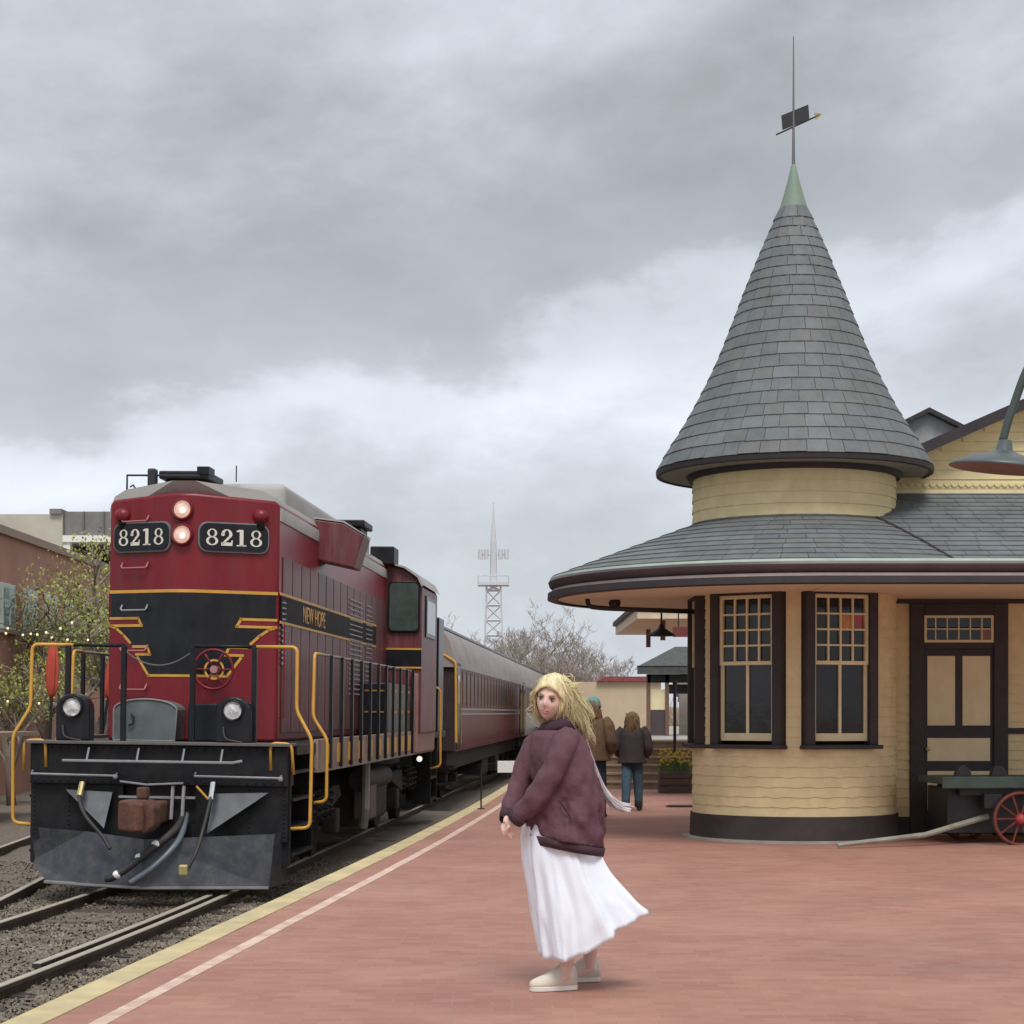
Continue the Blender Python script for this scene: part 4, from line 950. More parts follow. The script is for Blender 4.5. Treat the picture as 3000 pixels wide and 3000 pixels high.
# ---- gable above the porch roof
gz = lambda x: 4.60 + .437 * (x - 1.62)
gx0, gx1 = .6, 5.7
def gable(x0, x1, y, z0, mat=m_cream): return MB().prism([(x0, y, z0), (x1, y, z0), (x1, y, gz(x1)), (x0, y, max(z0 + .01, gz(x0)))], (0, .2, 0))
sp(gable(gx0, gx1 - .06, wy + .004, 4.105), 'gable_wall', m_creamtrim)
z = 4.10; k = 0
while z < 6.0:
    xs = max(gx0, 1.62 + (z + .112 - 4.60) / .437 + .02)
    sp(MB().prism([(xs, wy + .004, z), (xs, wy - .018, z), (xs, wy - .004, z + .118), (xs, wy + .004, z + .118)], (gx1 - xs, 0, 0)), 'siding_course', m_cream); z += .112
x = 1.25; f0 = None                        # scalloped drip course
while x < 4.0:
    o = sp(MB().prism([(cos(R(a)) * .04, wy - .034, sin(R(a)) * .04) for a in range(180, 361, 30)], (0, .012, 0)), 'scallop', m_cream) if f0 is None else copy_obj(f0, ST_)
    f0 = f0 or o; o.location = (x, 0, 4.16); x += .085
sp(MB().box(1.1, gx1, wy - .03, wy - .001, 3.98, 4.09), 'gable_sill', m_creamtrim)
th = math.atan(.437)
def rake(x0, x1, y0, y1, o0, o1, name, mat): return sp(MB().prism([(x0, y0, gz(x0) + o0), (x1, y0, gz(x1) + o0), (x1, y0, gz(x1) + o1), (x0, y0, gz(x0) + o1)], (0, y1 - y0, 0)), name, mat)
rake(.2, gx1, wy - .32, wy - .27, -.08, .055, 'rake_board', m_dark)
rake(.2, gx1, wy - .27, wy + 8, -.02, .05, 'main_roof', m_slate)
rake(.2, gx1, wy - .26, wy, -.075, -.02, 'rake_soffit', m_soffit)
sp(MB().box(gx1 - .05, xr, wy + .002, wy + 8, 4.105, 6.2), 'wall', m_creamtrim)
# second gable further back
q = Vector((2.82, 5.6, 0)); s2 = .50
def g2(x, o=0): return 5.86 - s2 * abs(x - 2.82) + o
sp(MB().prism([(1.2, 5.6, g2(1.2)), (2.82, 5.6, 5.86), (4.4, 5.6, g2(4.4)), (4.4, 5.6, 4.4), (1.2, 5.6, 4.4)], (0, .2, 0)), 'rear_gable', M('grey_shingle', (.33, .33, .33), .8, var=.15, scale=6))
sp(MB().prism([(1.1, 5.45, g2(1.1)), (2.82, 5.45, 5.86), (4.5, 5.45, g2(4.5)), (4.5, 5.45, g2(4.5, .06)), (2.82, 5.45, 5.93), (1.1, 5.45, g2(1.1, .06))], (0, 2.5, 0)), 'rear_roof', m_dark)
sp(MB().sphere((1.92, 3.4, 5.30), (.09, .09, .08), 12, 8).rod((1.92, 3.4, 4.9), (1.92, 3.4, 5.25), .03, 8), 'roof_knob', m_base, smooth=True)
# ---- far canopy of the station and its posts
fc_ = sp(MB().box(-1.25, 1.4, 8.6, 15, 2.99, 3.16), 'platform_canopy', m_soffit)
sp(MB().box(-1.30, 1.4, 8.55, 15.1, 3.16, 3.24), 'canopy_roof', m_dark)
for y in (9.2, 12.5): sp(MB().box(-.82, -.74, y, y + .08, 2.66, 2.99), 'canopy_bracket', M('post_brown', (.16, .09, .06), .7))
# weather vane
wv = thing('weather_vane', 'black banner weather vane on a tall rod above the witch hat roof', 'weather vane', (AX, AY, 7.86))
MB().tube([(0, 0, -.02), (0, 0, .5), (0, 0, 1.52)], [.022, .014, .006], 8).build('rod', M('vane_rod', (.16, .16, .17), .5), wv)
va = Matrix.Translation((0, 0, .555)) @ Matrix.Rotation(R(-22), 4, 'Y')
def vt(mb): mb.v = [tuple(va @ Vector(p)) for p in mb.v]; return mb
vt(MB().prism([(-.17, -.01, -.075), (.17, -.01, -.075), (.22, -.01, .085), (-.12, -.01, .085)], (0, .02, 0))).build('banner', m_iron, wv)
vt(MB().rod((-.26, 0, -.10), (.30, 0, -.075), .010, 6)).build('arrow_shaft', m_iron, wv)
vt(MB().prism([(.24, -.008, -.11), (.33, -.008, -.075), (.25, -.008, -.03)], (0, .016, 0))).build('arrow_head', M('vane_gold', (.4, .3, .12), .5, .3), wv)
# hanging pendant lamps and a signboard under the canopy
pl = thing('pendant_lamp', 'black cone pendant lamp hanging under the station eave', 'lamp', (1.95, 24.2, 2.46))
MB().lathe([(.0, .16), (.03, .14), (.05, .09), (.19, .0), (.185, -.01), (.04, .07)], 20).build('shade', m_iron, pl, smooth=True); MB().rod((0, 0, .14), (0, 0, .42), .012, 6).build('stem', m_iron, pl)
hs = thing('hanging_sign', 'dark red sign board hanging under the station canopy', 'sign', (2.55, 26.2, 2.52))
MB().box(-.28, .28, -.02, .02, 0, .14).build('board', m_redroof, hs); MB().rod((-.2, 0, .14), (-.2, 0, .36), .01, 5).rod((.2, 0, .14), (.2, 0, .36), .01, 5).build('hanger', m_iron, hs)

# ================================================================== LAMP POST on the right
lp = thing('platform_lamp', 'dark green gooseneck lamp with a wide shallow shade at the right edge', 'lamp', (3.15, 9.2, 0))
LX = -.715; LZ = 2.70
MB().lathe([(.12, 0), (.12, .2), (.07, .3), (.055, 1.5), (.045, 3.4), (.0, 3.45)], 16).build('post', M('lamp_green', (.045, .065, .06), .5), lp, smooth=True, auto=40)
MB().tube(curve([(LX, 0, LZ + .10), (LX + .045, 0, LZ + .25), (LX + .16, 0, LZ + .52), (LX + .38, 0, LZ + .70), (LX + .60, 0, LZ + .62), (LX + .715, 0, LZ + .42)]), .021, 8).build('gooseneck', MATS['lamp_green'], lp, smooth=True)
tl = Matrix.Rotation(R(6), 4, 'Y') @ Matrix.Rotation(R(2.5), 4, 'X')
MB().lathe([(.0, .105), (.032, .10), (.042, .05), (.075, .035), (.16, .012), (.25, -.028), (.258, -.042)], 40, (LX, 0, LZ), mat=tl).build('shade', M('shade_verdigris', (.10, .12, .12), .45, .3, var=.25), lp, smooth=True, solid=.004)
MB().lathe([(.254, -.042), (.16, -.002), (.06, .018), (.0, .02)], 40, (LX, 0, LZ), mat=tl).build('reflector', M('shade_under', (.13, .085, .07), .5, var=.25), lp, smooth=True)

# ================================================================== BAGGAGE CART
bc = thing('baggage_cart', 'old green baggage wagon with red spoked wheels beside the station door', 'cart', (5.75, 20.9, 0), (0, 0, R(4)))
MB().box(-1.05, 1.6, -.50, .50, .66, .735).box(-1.08, 1.62, -.54, -.50, .62, .75).build('deck', m_green, bc, bevel=.01)
MB().box(-.85, 1.5, -.42, -.34, .54, .66).box(-.85, 1.5, .34, .42, .54, .66).box(-.6, -.4, -.5, .5, .40, .56).build('undercarriage', m_iron, bc)
def spoke_wheel(x, y, r):
    rim = MB().tube([(x + r * cos(R(a)), y, r + .0 + r * sin(R(a))) for a in range(0, 361, 12)], .022, 6, False).build('wheel', m_wheelred, bc, smooth=True)
    for a in range(0, 360, 36): MB().rod((x, y, r), (x + r * cos(R(a)), y, r + r * sin(R(a))), .012, 5).build('spoke', m_wheelred, rim)
    MB().lathe([(.0, -.07), (.05, -.07), (.06, 0), (.05, .07), (.0, .07)], 12, (x, y, r), axis='y').build('hub', M('hub_red', (.42, .06, .05), .5), rim, smooth=True)
    MB().tube([(x + (r + .016) * cos(R(a)), y, r + (r + .016) * sin(R(a))) for a in range(0, 361, 12)], .009, 5, False).build('tyre', m_iron, rim)
spoke_wheel(-.22, -.56, .285); spoke_wheel(-.50, .50, .285)
MB().box(-.95, 1.5, -.30, -.26, .12, .62).build('dark_fill_board', m_iron, bc); MB().box(-.95, -.90, -.26, .45, .12, .62).build('dark_fill_end', m_iron, bc); spoke_wheel(1.2, -.56, .33); spoke_wheel(1.2, .56, .33)  # dark boards added to black out the shaded space under the deck
MB().tube([(-.5, -.3, .30), (-1.3, -.62, .12), (-2.35, -.95, .035)], [.035, .03, .025], 8).build('tongue', M('tongue_pale', (.30, .29, .23), .7, var=.3), bc)
for x in (-.82, -.42): # iron stake brackets standing on the deck edge
    MB().prism([(x + .09 * cos(R(a)), -.47, .74 + .13 * sin(R(a))) for a in range(0, 181, 20)], (0, .1, 0)).build('stake_bracket', m_iron, bc, bevel=.01)
sp(MB().add([(0, -RE, ZE - .02), (xr, -RE, ZE - .02), (xr, ey + .02, ZE - .008), (0, ey + .02, ZE - .008)], [(0, 1, 2, 3)]), 'gutter_bed', m_dark)

# ================================================================== PEOPLE
def ring(c, ru, rd, z, n=40, fn=None):
    out = []
    for j in range(n):
        a = 2 * PI * j / n; p = Vector((c[0] + ru * cos(a), c[1] + rd * sin(a), z))
        out.append(fn(p, a) if fn else p)
    return out
def head_mesh(mb, mat, sc=1.):
    """skull facing -y in its own frame"""
    n, m = 40, 30; vs = []
    G = lambda x, s: math.exp(-(x / s) ** 2)
    for i in range(m + 1):
        t = PI * i / m
        for j in range(n):
            g = 2 * PI * j / n
            d_ = Vector((sin(t) * cos(g), sin(t) * sin(g), cos(t)))
            x, y, z = d_.x * .074, d_.y * .092, d_.z * .112
            if z < 0:
                k = (-z / .112); x *= 1 - .34 * k * k; y = y * (1 - .18 * k * k) - .018 * k * (1 if y < 0 else .2)
            if y > 0: x *= 1.05; y *= 1.06
            if d_.y < 0:
                f = -d_.y
                y -= f * .024 * G(x, .011) * G(z + .022, .016)          # nose tip
                y -= f * .012 * G(x, .009) * G(z + .002, .020)          # bridge
                y += f * .010 * (G(x - .031, .016) + G(x + .031, .016)) * G(z - .006, .012)   # sockets
                y -= f * .006 * (G(x - .030, .022) + G(x + .030, .022)) * G(z - .026, .010)   # brow
                y -= f * .007 * G(x, .022) * G(z + .058, .009)          # lips
                y += f * .004 * G(x, .02) * G(z + .074, .006)
                y -= f * .010 * G(x, .022) * G(z + .096, .014)          # chin
                y -= f * .006 * (G(x - .040, .018) + G(x + .040, .018)) * G(z + .028, .022)   # cheeks
            vs.append(mat @ Vector((x * sc, y * sc, z * sc)))
    fs = [(i * n + j, i * n + (j + 1) % n, (i + 1) * n + (j + 1) % n, (i + 1) * n + j) for i in range(m) for j in range(n)]
    mb.add(vs, fs)
    for s_ in (-1, 1): mb.sphere(mat @ Vector((s_ * .076 * sc, .008 * sc, -.004 * sc)), (.014 * sc, .020 * sc, .030 * sc), 10, 8)
def hand(mb, wrist, direction, palm_n, side, sc=1., curl=.5):
    d_ = Vector(direction).normalized(); n_ = Vector(palm_n); n_ = (n_ - d_ * n_.dot(d_)).normalized(); s_ = d_.cross(n_) * side
    w = Vector(wrist); P = lambda a, b_, c: w + (d_ * a + s_ * b_ + n_ * c) * sc
    mb.tube([P(-.05, 0, 0), P(0, 0, 0), P(.04, 0, 0), P(.085, .0, .004)], [.026 * sc, .028 * sc, .037 * sc, .034 * sc], 12, flat=.62)
    for k, (o_, ln) in enumerate(((-.028, .070), (-.009, .080), (.010, .075), (.028, .058))):
        c = curl
        mb.tube([P(.065, o_, 0), P(.09, o_ * 1.05, .004), P(.09 + ln * .42, o_ * 1.08, .006 + ln * .25 * c), P(.09 + ln * .70, o_ * 1.05, .01 + ln * .62 * c), P(.09 + ln * .82, o_, .014 + ln * .95 * c)], [.010 * sc, .0100 * sc, .0092 * sc, .0082 * sc, .006 * sc], 8)
    mb.tube([P(.012, -.025, .004), P(.035, -.048, .014), P(.06, -.058, .026), P(.078, -.054, .036)], [.013 * sc, .0125 * sc, .0105 * sc, .008 * sc], 8)
def remesh(o, v=.006):
    q = o.modifiers.new('fuse', 'REMESH'); q.mode = 'VOXEL'; q.voxel_size = v; q.use_smooth_shade = True
    q = o.modifiers.new('smooth', 'SMOOTH'); q.factor = .4; q.iterations = 2

wm_ = thing('person', 'blonde woman in plum jacket and long white skirt looking back over her shoulder', 'person', (.22, 9.72, 0))
def wp(mb, name, mat, parent=wm_, **k): return mb.build(name, mat, parent, **k)
HM = Matrix.Translation((-.012, -.005, 1.522)) @ Euler((R(4), R(9), R(-20)), 'XYZ').to_matrix().to_4x4()
body = MB(); head_mesh(body, HM, 1.0)
body.tube([(.0, .01, 1.49), (.012, .025, 1.43), (.02, .03, 1.36), (.02, .02, 1.25)], [.05, .046, .050, .08], 16)
body.tube([(.02, .02, 1.36), (.02, .02, 1.2), (.03, .02, 1.0), (.03, .02, .85)], [.085, .105, .10, .12], 16)
FEET = [((.02, -.03, 0), -1.0), ((.155, .27, 0), -1.0)]
for (fx, fy, _), s_ in FEET:
    body.tube([(.04 + fx * .2, fy * .45 + .02, .86), (.03 + fx * .4, fy * .6, .62), (fx + .03, fy * .8, .46), (fx + .04, fy * .95, .30), (fx + .045, fy, .16), (fx + .04, fy, .07), (fx - .02, fy - .01, .045), (fx - .08, fy - .02, .035)], [.095, .075, .058, .052, .040, .036, .034, .025], 14)
# arms end in hands held together low in front
body.tube([(.04, -.11, 1.29), (-.045, -.19, 1.085), (-.19, -.145, .912)], [.036, .032, .024], 10)
hand(body, (-.192, -.143, .908), (-.70, .28, -.55), (.1, .5, -.8), 1, .80, .9)
body.tube([(-.09, .10, 1.28), (-.175, .09, 1.07), (-.240, -.025, .908)], [.036, .032, .024], 10)
hand(body, (-.242, -.035, .905), (-.15, -.75, -.45), (.3, -.3, -.9), -1, .80, .9)
bo = wp(body, 'body', m_skin); remesh(bo, .0048)
for s_ in (-1, 1):
    e = wp(MB().sphere(HM @ Vector((s_ * .031, -.0775, .005)), (.0138, .0138, .0082), 12, 8), 'eye', m_eyewhite, smooth=True)
    wp(MB().sphere(HM @ Vector((s_ * .031, -.0875, .005)), (.0070, .0068, .0070), 10, 8), 'iris', m_eye, e, smooth=True)
    wp(MB().tube([HM @ Vector((s_ * x, -.092 + abs(x - .031) * .35, .014 - ((x - .031) * 12) ** 2 * .05)) for x in (.016, .024, .031, .039, .046)], .0030, 5), 'eyelash', m_eye, e)
    wp(MB().tube([HM @ Vector((s_ * x, -.0905 + max(0, x - .025) * .45, .028 - ((x - .033) * 12) ** 2 * .12)) for x in (.014, .024, .034, .044, .052)], [.003, .0042, .004, .003, .0015], 6), 'eyebrow', M('brow', (.42, .27, .15), .7))
wp(MB().tube([HM @ Vector((x, -.0965 + abs(x) * .42, -.0565 + (.0015 if abs(x) < .006 else .0025))) for x in (-.022, -.014, -.006, 0, .006, .014, .022)], [.002, .0045, .006, .0055, .006, .0045, .002], 8), 'upper_lip', m_lip, smooth=True)
wp(MB().tube([HM @ Vector((x, -.0955 + abs(x) * .42, -.0645)) for x in (-.019, -.010, 0, .010, .019)], [.002, .0055, .0068, .0055, .002], 8), 'lower_lip', m_lip, smooth=True)
# jacket
def wrinkle(p, amp, s=9., seed=0): return amp * (fbm((p.x * .8 + seed, p.y * .8, p.z * .45), s) + .5 * fbm((p.x + seed, p.y, p.z * .6 + 5), s * 2.3))
def jring(cu, cd, ru, rd, z, shear=0., amp=.01):
    def f(p, a):
        r_ = Vector((p.x - cu, p.y - cd, 0)); k = 1 + wrinkle(p, amp * 8) / max(.1, r_.length) * .2
        q = Vector((cu, cd, 0)) + r_ * k; q.z = z - shear * (p.x - .05); return q
    return ring((cu, cd), ru, rd, z, 64, f)
JT = [(1.40, .018, .03, .056, .062, -.15, .0), (1.38, .018, .03, .075, .08, -.12, .0), (1.355, .018, .025, .112, .108, .0, .004), (1.325, .024, .015, .138, .132, .05, .006), (1.26, .034, .0, .150, .148, .0, .012),
      (1.14, .048, .0, .164, .162, .0, .018), (1.02, .057, .0, .182, .178, .02, .022), (.92, .061, .0, .203, .190, .08, .024), (.84, .062, .0, .211, .195, .15, .024), (.785, .060, .0, .206, .190, .20, .018)]
rings = []
for a, c in zip(JT, JT[1:]):
    for k in range(4):
        t = k / 4; rings.append(jring(*[a[i] + (c[i] - a[i]) * t for i in (1, 2, 3, 4)], a[0] + (c[0] - a[0]) * t, a[5] + (c[5] - a[5]) * t, a[6] + (c[6] - a[6]) * t))
rings.append(jring(*JT[-1][1:5], JT[-1][0], JT[-1][5], JT[-1][6]))
jk = MB().loft(rings, cap=True)
def sleeve(path, rad, seed):
    P = curve(path, 7); k = len(P); rs = [interp([(i * (k - 1) / (len(rad) - 1), r_) for i, r_ in enumerate(rad)], i) for i in range(k)]
    mb = MB().tube(P, rs, 28, True)
    out = []
    for i in range(k):
        for j in range(28):
            p = Vector(mb.v[i * 28 + j]); d_ = (p - P[i]); n_ = d_.normalized()
            out.append(p + n_ * (wrinkle(p, .010, 9, seed) + .0035 * sin(i * .9 + 3 * sin(j * .28) + seed) * (.4 + i / k)))
    mb.v = [tuple(q) for q in out]; return mb
FOLD = bpy.data.textures.new('folds', 'CLOUDS'); FOLD.noise_scale = .15; FOLD.noise_depth = 1
s1 = sleeve([(.085, -.07, 1.345), (.05, -.125, 1.285), (.015, -.165, 1.19), (-.045, -.19, 1.085), (-.115, -.175, .99), (-.185, -.145, .915)], [.058, .068, .066, .062, .056, .047], 1)
s2_ = sleeve([(-.04, .09, 1.335), (-.095, .11, 1.275), (-.135, .11, 1.17), (-.175, .09, 1.07), (-.212, .04, .98), (-.238, -.02, .912)], [.058, .066, .064, .060, .054, .046], 4)
for q in (s1, s2_): jk.add(q.v, q.f)
jo = wp(jk, 'jacket', m_plum, smooth=True); remesh(jo, .0075); jo.modifiers['smooth'].iterations = 5
q = jo.modifiers.new('folds', 'DISPLACE'); q.texture = FOLD; q.strength = .020; q.mid_level = .5; q.texture_coords = 'LOCAL'
for a, c in (((-.178, -.148, .922), (-.206, -.135, .888)), ((-.234, -.012, .920), (-.246, -.042, .888))): wp(MB().tube([a, c], [.049, .040], 16, False), 'cuff', m_plumdark, smooth=True, solid=.006)
hem = MB(); rr0 = jring(*JT[-1][1:5], JT[-1][0], JT[-1][5], 0); rr1 = [p + Vector((0, 0, -.045)) for p in jring(.060, 0, .197, .182, JT[-1][0], JT[-1][5], 0)]
wp(MB().loft([rr0, rr1], cap=False), 'hem_rib', m_plumdark, smooth=True, solid=.008)
cr = [jring(.018, .03, .060, .066, 1.37, -.15, 0), jring(.018, .03, .068, .074, 1.425, -.28, 0), jring(.018, .03, .080, .086, 1.42, -.28, 0), jring(.018, .028, .105, .104, 1.365, -.05, 0)]
wp(MB().loft(cr, cap=False), 'collar', m_plumdark, smooth=True, solid=.007)
# skirt, blown to the right
sk_ = []
NS = 120
for i in range(31):
    t = i / 30; r_ = []
    zc = .90 - (.90 - .175) * t
    ul = interp([(0, -.15), (.12, -.172), (.3, -.155), (.68, -.10), (1, -.058)], t); ur = interp([(0, .19), (.3, .215), (.7, .235), (1, .245)], t)
    for j in range(NS):
        a = 2 * PI * j / NS; w_ = max(0, cos(a + .12)) ** 1.6
        ph_ = 2.2 * fbm((cos(a) * .9, sin(a) * .9, t * .5), 1.3); pl_ = 1 + (.018 + .085 * t) * sin(8 * a + ph_ * 2) + (.012 + .045 * t) * sin(17 * a + 2 + 1.8 * t + ph_ * 3) + .06 * t * fbm((cos(a) * 2, sin(a) * 2, t * 1.5), 2) + .02 * t ** 4 * sin(31 * a)
        x = (ul + ur) / 2 + (ur - ul) / 2 * cos(a) * pl_; y = .02 + (.17 + .055 * t) * sin(a) * pl_
        fl = w_ * t ** 1.7
        x += fl * .235; z = zc + fl * .235 - .02 * t * sin(9 * a) * .3; y += -fl * .05 * sin(3 * t)
        r_.append(Vector((x, y, z)))
    sk_.append(r_)
wp(MB().loft(sk_, cap=False), 'skirt', m_skirt, smooth=True, solid=.003)
# shoes
for (fx, fy, _), s_ in FEET:
    hd = Vector((-.92, -.30 if fy < .1 else -.20, 0)).normalized(); sd_ = Vector((-hd.y, hd.x, 0)); o_ = Vector((fx + .05, fy + .015, 0)); rg = []; so2 = []
    for t, w_, h_ in ((-.048, .024, .085), (-.036, .036, .118), (.0, .041, .122), (.035, .041, .118), (.075, .043, .092), (.11, .046, .070), (.15, .046, .056), (.18, .040, .045), (.20, .026, .034), (.208, .012, .026)):
        c = o_ + hd * t
        rg.append([c + sd_ * (w_ * cos(a)) + Vector((0, 0, .022 + max(-.004, h_ * max(0, sin(a)) ** .75))) for a in [2 * PI * k / 20 for k in range(20)]])
        so2.append([c + sd_ * x * w_ * 1.1 + Vector((0, 0, z)) for x, z in ((-1, .002), (1, .002), (1.0, .027), (-1.0, .027))])
    sh = wp(MB().loft(rg), 'shoe', m_shoe, smooth=True); wp(MB().loft(so2), 'sole', m_sole, sh, bevel=.004)
    for k in range(4):
        c = o_ + hd * (.055 + .022 * k) + Vector((0, 0, .108 - .012 * k)); wp(MB().rod(c - sd_ * .022, c + sd_ * .022, .0035, 5), 'lace', m_sole, sh)
    sock = MB().tube([o_ + Vector((0, 0, .07)), o_ + Vector((0, 0, .128))], [.043, .042], 16, False); wp(sock, 'sock', m_sole, smooth=True)
# hair: scalp shell and blown locks
random.seed(21)
cap = MB(); n, m = 36, 20; vs = []
for i in range(m + 1):
    t = R(4) + R(128) * i / m
    for j in range(n):
        g = 2 * PI * j / n
        d_ = Vector((sin(t) * cos(g), sin(t) * sin(g), cos(t)))
        fr = max(0, -d_.y)
        tt = t * (1 - .70 * fr ** .8) if fr > 0 else t
        d_ = Vector((sin(tt) * cos(g), sin(tt) * sin(g), cos(tt)))
        k = 1.10 + .05 * fbm(tuple(d_ * 3), 1.5)
        vs.append(HM @ Vector((d_.x * .084 * k, d_.y * .102 * k + .006, d_.z * .118 * k + .004)))
cap.add(vs, [(i * n + j, i * n + (j + 1) % n, (i + 1) * n + (j + 1) % n, (i + 1) * n + j) for i in range(m) for j in range(n)])
hr = wp(cap, 'hair', m_blonde, smooth=True, solid=.008)
lk = MB(); HI = HM.inverted()
for k in range(170):                                     # each clump: a guide and many fine strands
    g = random.uniform(0, 2 * PI); t = R(random.uniform(2, 100)); back = sin(g)
    if back < -.05 and t > R(36): t = R(random.uniform(2, 36))
    wx = random.uniform(.45, 1.0); ph = random.random() * 6; L_ = random.uniform(.16, .26); ph2 = random.random() * 6
    for q_ in range(20):
        g2_ = g + random.gauss(0, .16); t2_ = max(.02, t + random.gauss(0, .10))
        d_ = Vector((sin(t2_) * cos(g2_), sin(t2_) * sin(g2_), cos(t2_)))
        p0 = HM @ Vector((d_.x * .089, d_.y * .107 + .004, d_.z * .125))
        lft = (HI @ p0).x < -.025
        outn = (p0 - HM.translation).normalized(); path = [p0]; o_ = Vector((random.gauss(0, .010), random.gauss(0, .010), random.gauss(0, .008))); L2 = L_ * random.uniform(.85, 1.08)
        for i in range(1, 15):
            s_ = i / 14
            dr = Vector((.10 * wx * s_ ** 1.1 + .02 * s_, .06 * s_, -L2 * s_ ** 1.3))
            if lft: dr = Vector((-.020 * sin(s_ * 3) + .06 * wx * s_ * s_, .07 * s_, -L2 * .8 * s_ ** 1.2))
            wv_ = Vector((.013 * sin(ph + 8 * s_), .010 * cos(ph2 + 7 * s_), .007 * sin(ph2 + 8 * s_))) * (.2 + s_)
            p = p0 + outn * .018 * sin(min(1, s_ * 2) * PI / 2) + dr + wv_ + o_ * sin(s_ * PI) * 1.2
            q = HI @ p
            e_ = Vector((q.x / .092, q.y / .110, q.z / .128))
            if e_.length < 1: e_.normalize(); q = Vector((e_.x * .092, e_.y * .110, e_.z * .128))
            if q.z < .060 and q.y < .0:                   # parted to both sides of the face
                lim = .066 + .010 * sin(ph)
                if abs(q.x) < lim: q.x = lim * (1 if not lft else -1)
                q.y = max(q.y, -.048)
            path.append(HM @ q)
        r0 = random.uniform(.0012, .0022)
        lk.tube(path, [r0 * (1 - .75 * (i / 14) ** 3) for i in range(15)], 3, False)
for k in range(60):        # flyaway wisps
    p0 = HM @ Vector((random.uniform(-.07, .08), random.uniform(-.02, .08), random.uniform(.06, .12))); ph = random.random() * 6
    lk.tube([p0 + Vector((.09 * s_ + .02 * sin(ph + 5 * s_), .02 * sin(ph * 2 + 4 * s_), .02 * sin(ph + 3 * s_) - .03 * s_)) for s_ in (0, .25, .5, .75, 1)], [.0022, .002, .0016, .0012, .0008], 4)
wp(lk, 'locks', m_blonde, hr, smooth=True)
hmass = MB().tube(curve([(.0, .03, 1.57), (.03, .06, 1.53), (.06, .08, 1.475), (.09, .09, 1.42), (.115, .095, 1.365)], 5), [.07, .078, .082, .085, .085, .084, .083, .081, .079, .077, .075, .072, .069, .066, .062, .058, .052, .045, .036, .025, .01], 20, True, .8)
hmass.v = [tuple(Vector(p) + Vector((1, 1, .3)) * .010 * fbm(p, 14)) for p in hmass.v]
wp(hmass, 'hair_mass', M('blonde_deep', (.74, .50, .25), .5, var=.45, scale=40, stretch=(1, 1, .25), bump=.8, bscale=90), hr, smooth=True)
wp(MB().tube([(.02, -.190, 1.00), (.055, -.198, .955), (.085, -.200, .905)], [.004, .006, .004], 6, True, .6), 'pocket_welt', m_plumdark, jo)
wp(MB().tube([(.09 + .0 * i, -.02 - .135 * sin(i * .2), 1.365 - .022 * i) for i in range(8)], .003, 5), 'shoulder_seam', m_plumdark, jo)
# gauzy scarf end streaming behind her
SP_ = curve([(.15, .15, 1.36), (.215, .16, 1.17), (.272, .16, 1.03), (.335, .16, .955), (.41, .16, .925)], 6); mb = MB(); rs_ = random.Random(6)
for k in range(26):                                     # fine loose threads of a gauzy scarf end
    o_ = rs_.uniform(-1, 1); o2 = rs_.uniform(-1, 1); path = []
    for i, c in enumerate(SP_):
        t = i / 24; w_ = .010 + .062 * max(0, t - .45) ** 1.2
        path.append(c + Vector((w_ * o_ * .8 + .006 * sin(k + t * 9) * t, .02 * o2, w_ * o_ * .7 + .012 * o2 * t)))
    n_ = rs_.randint(19, 25); mb.tube(path[:n_], [.0034] * n_, 4, False, .5)
wp(mb, 'scarf', m_scarf, smooth=True)

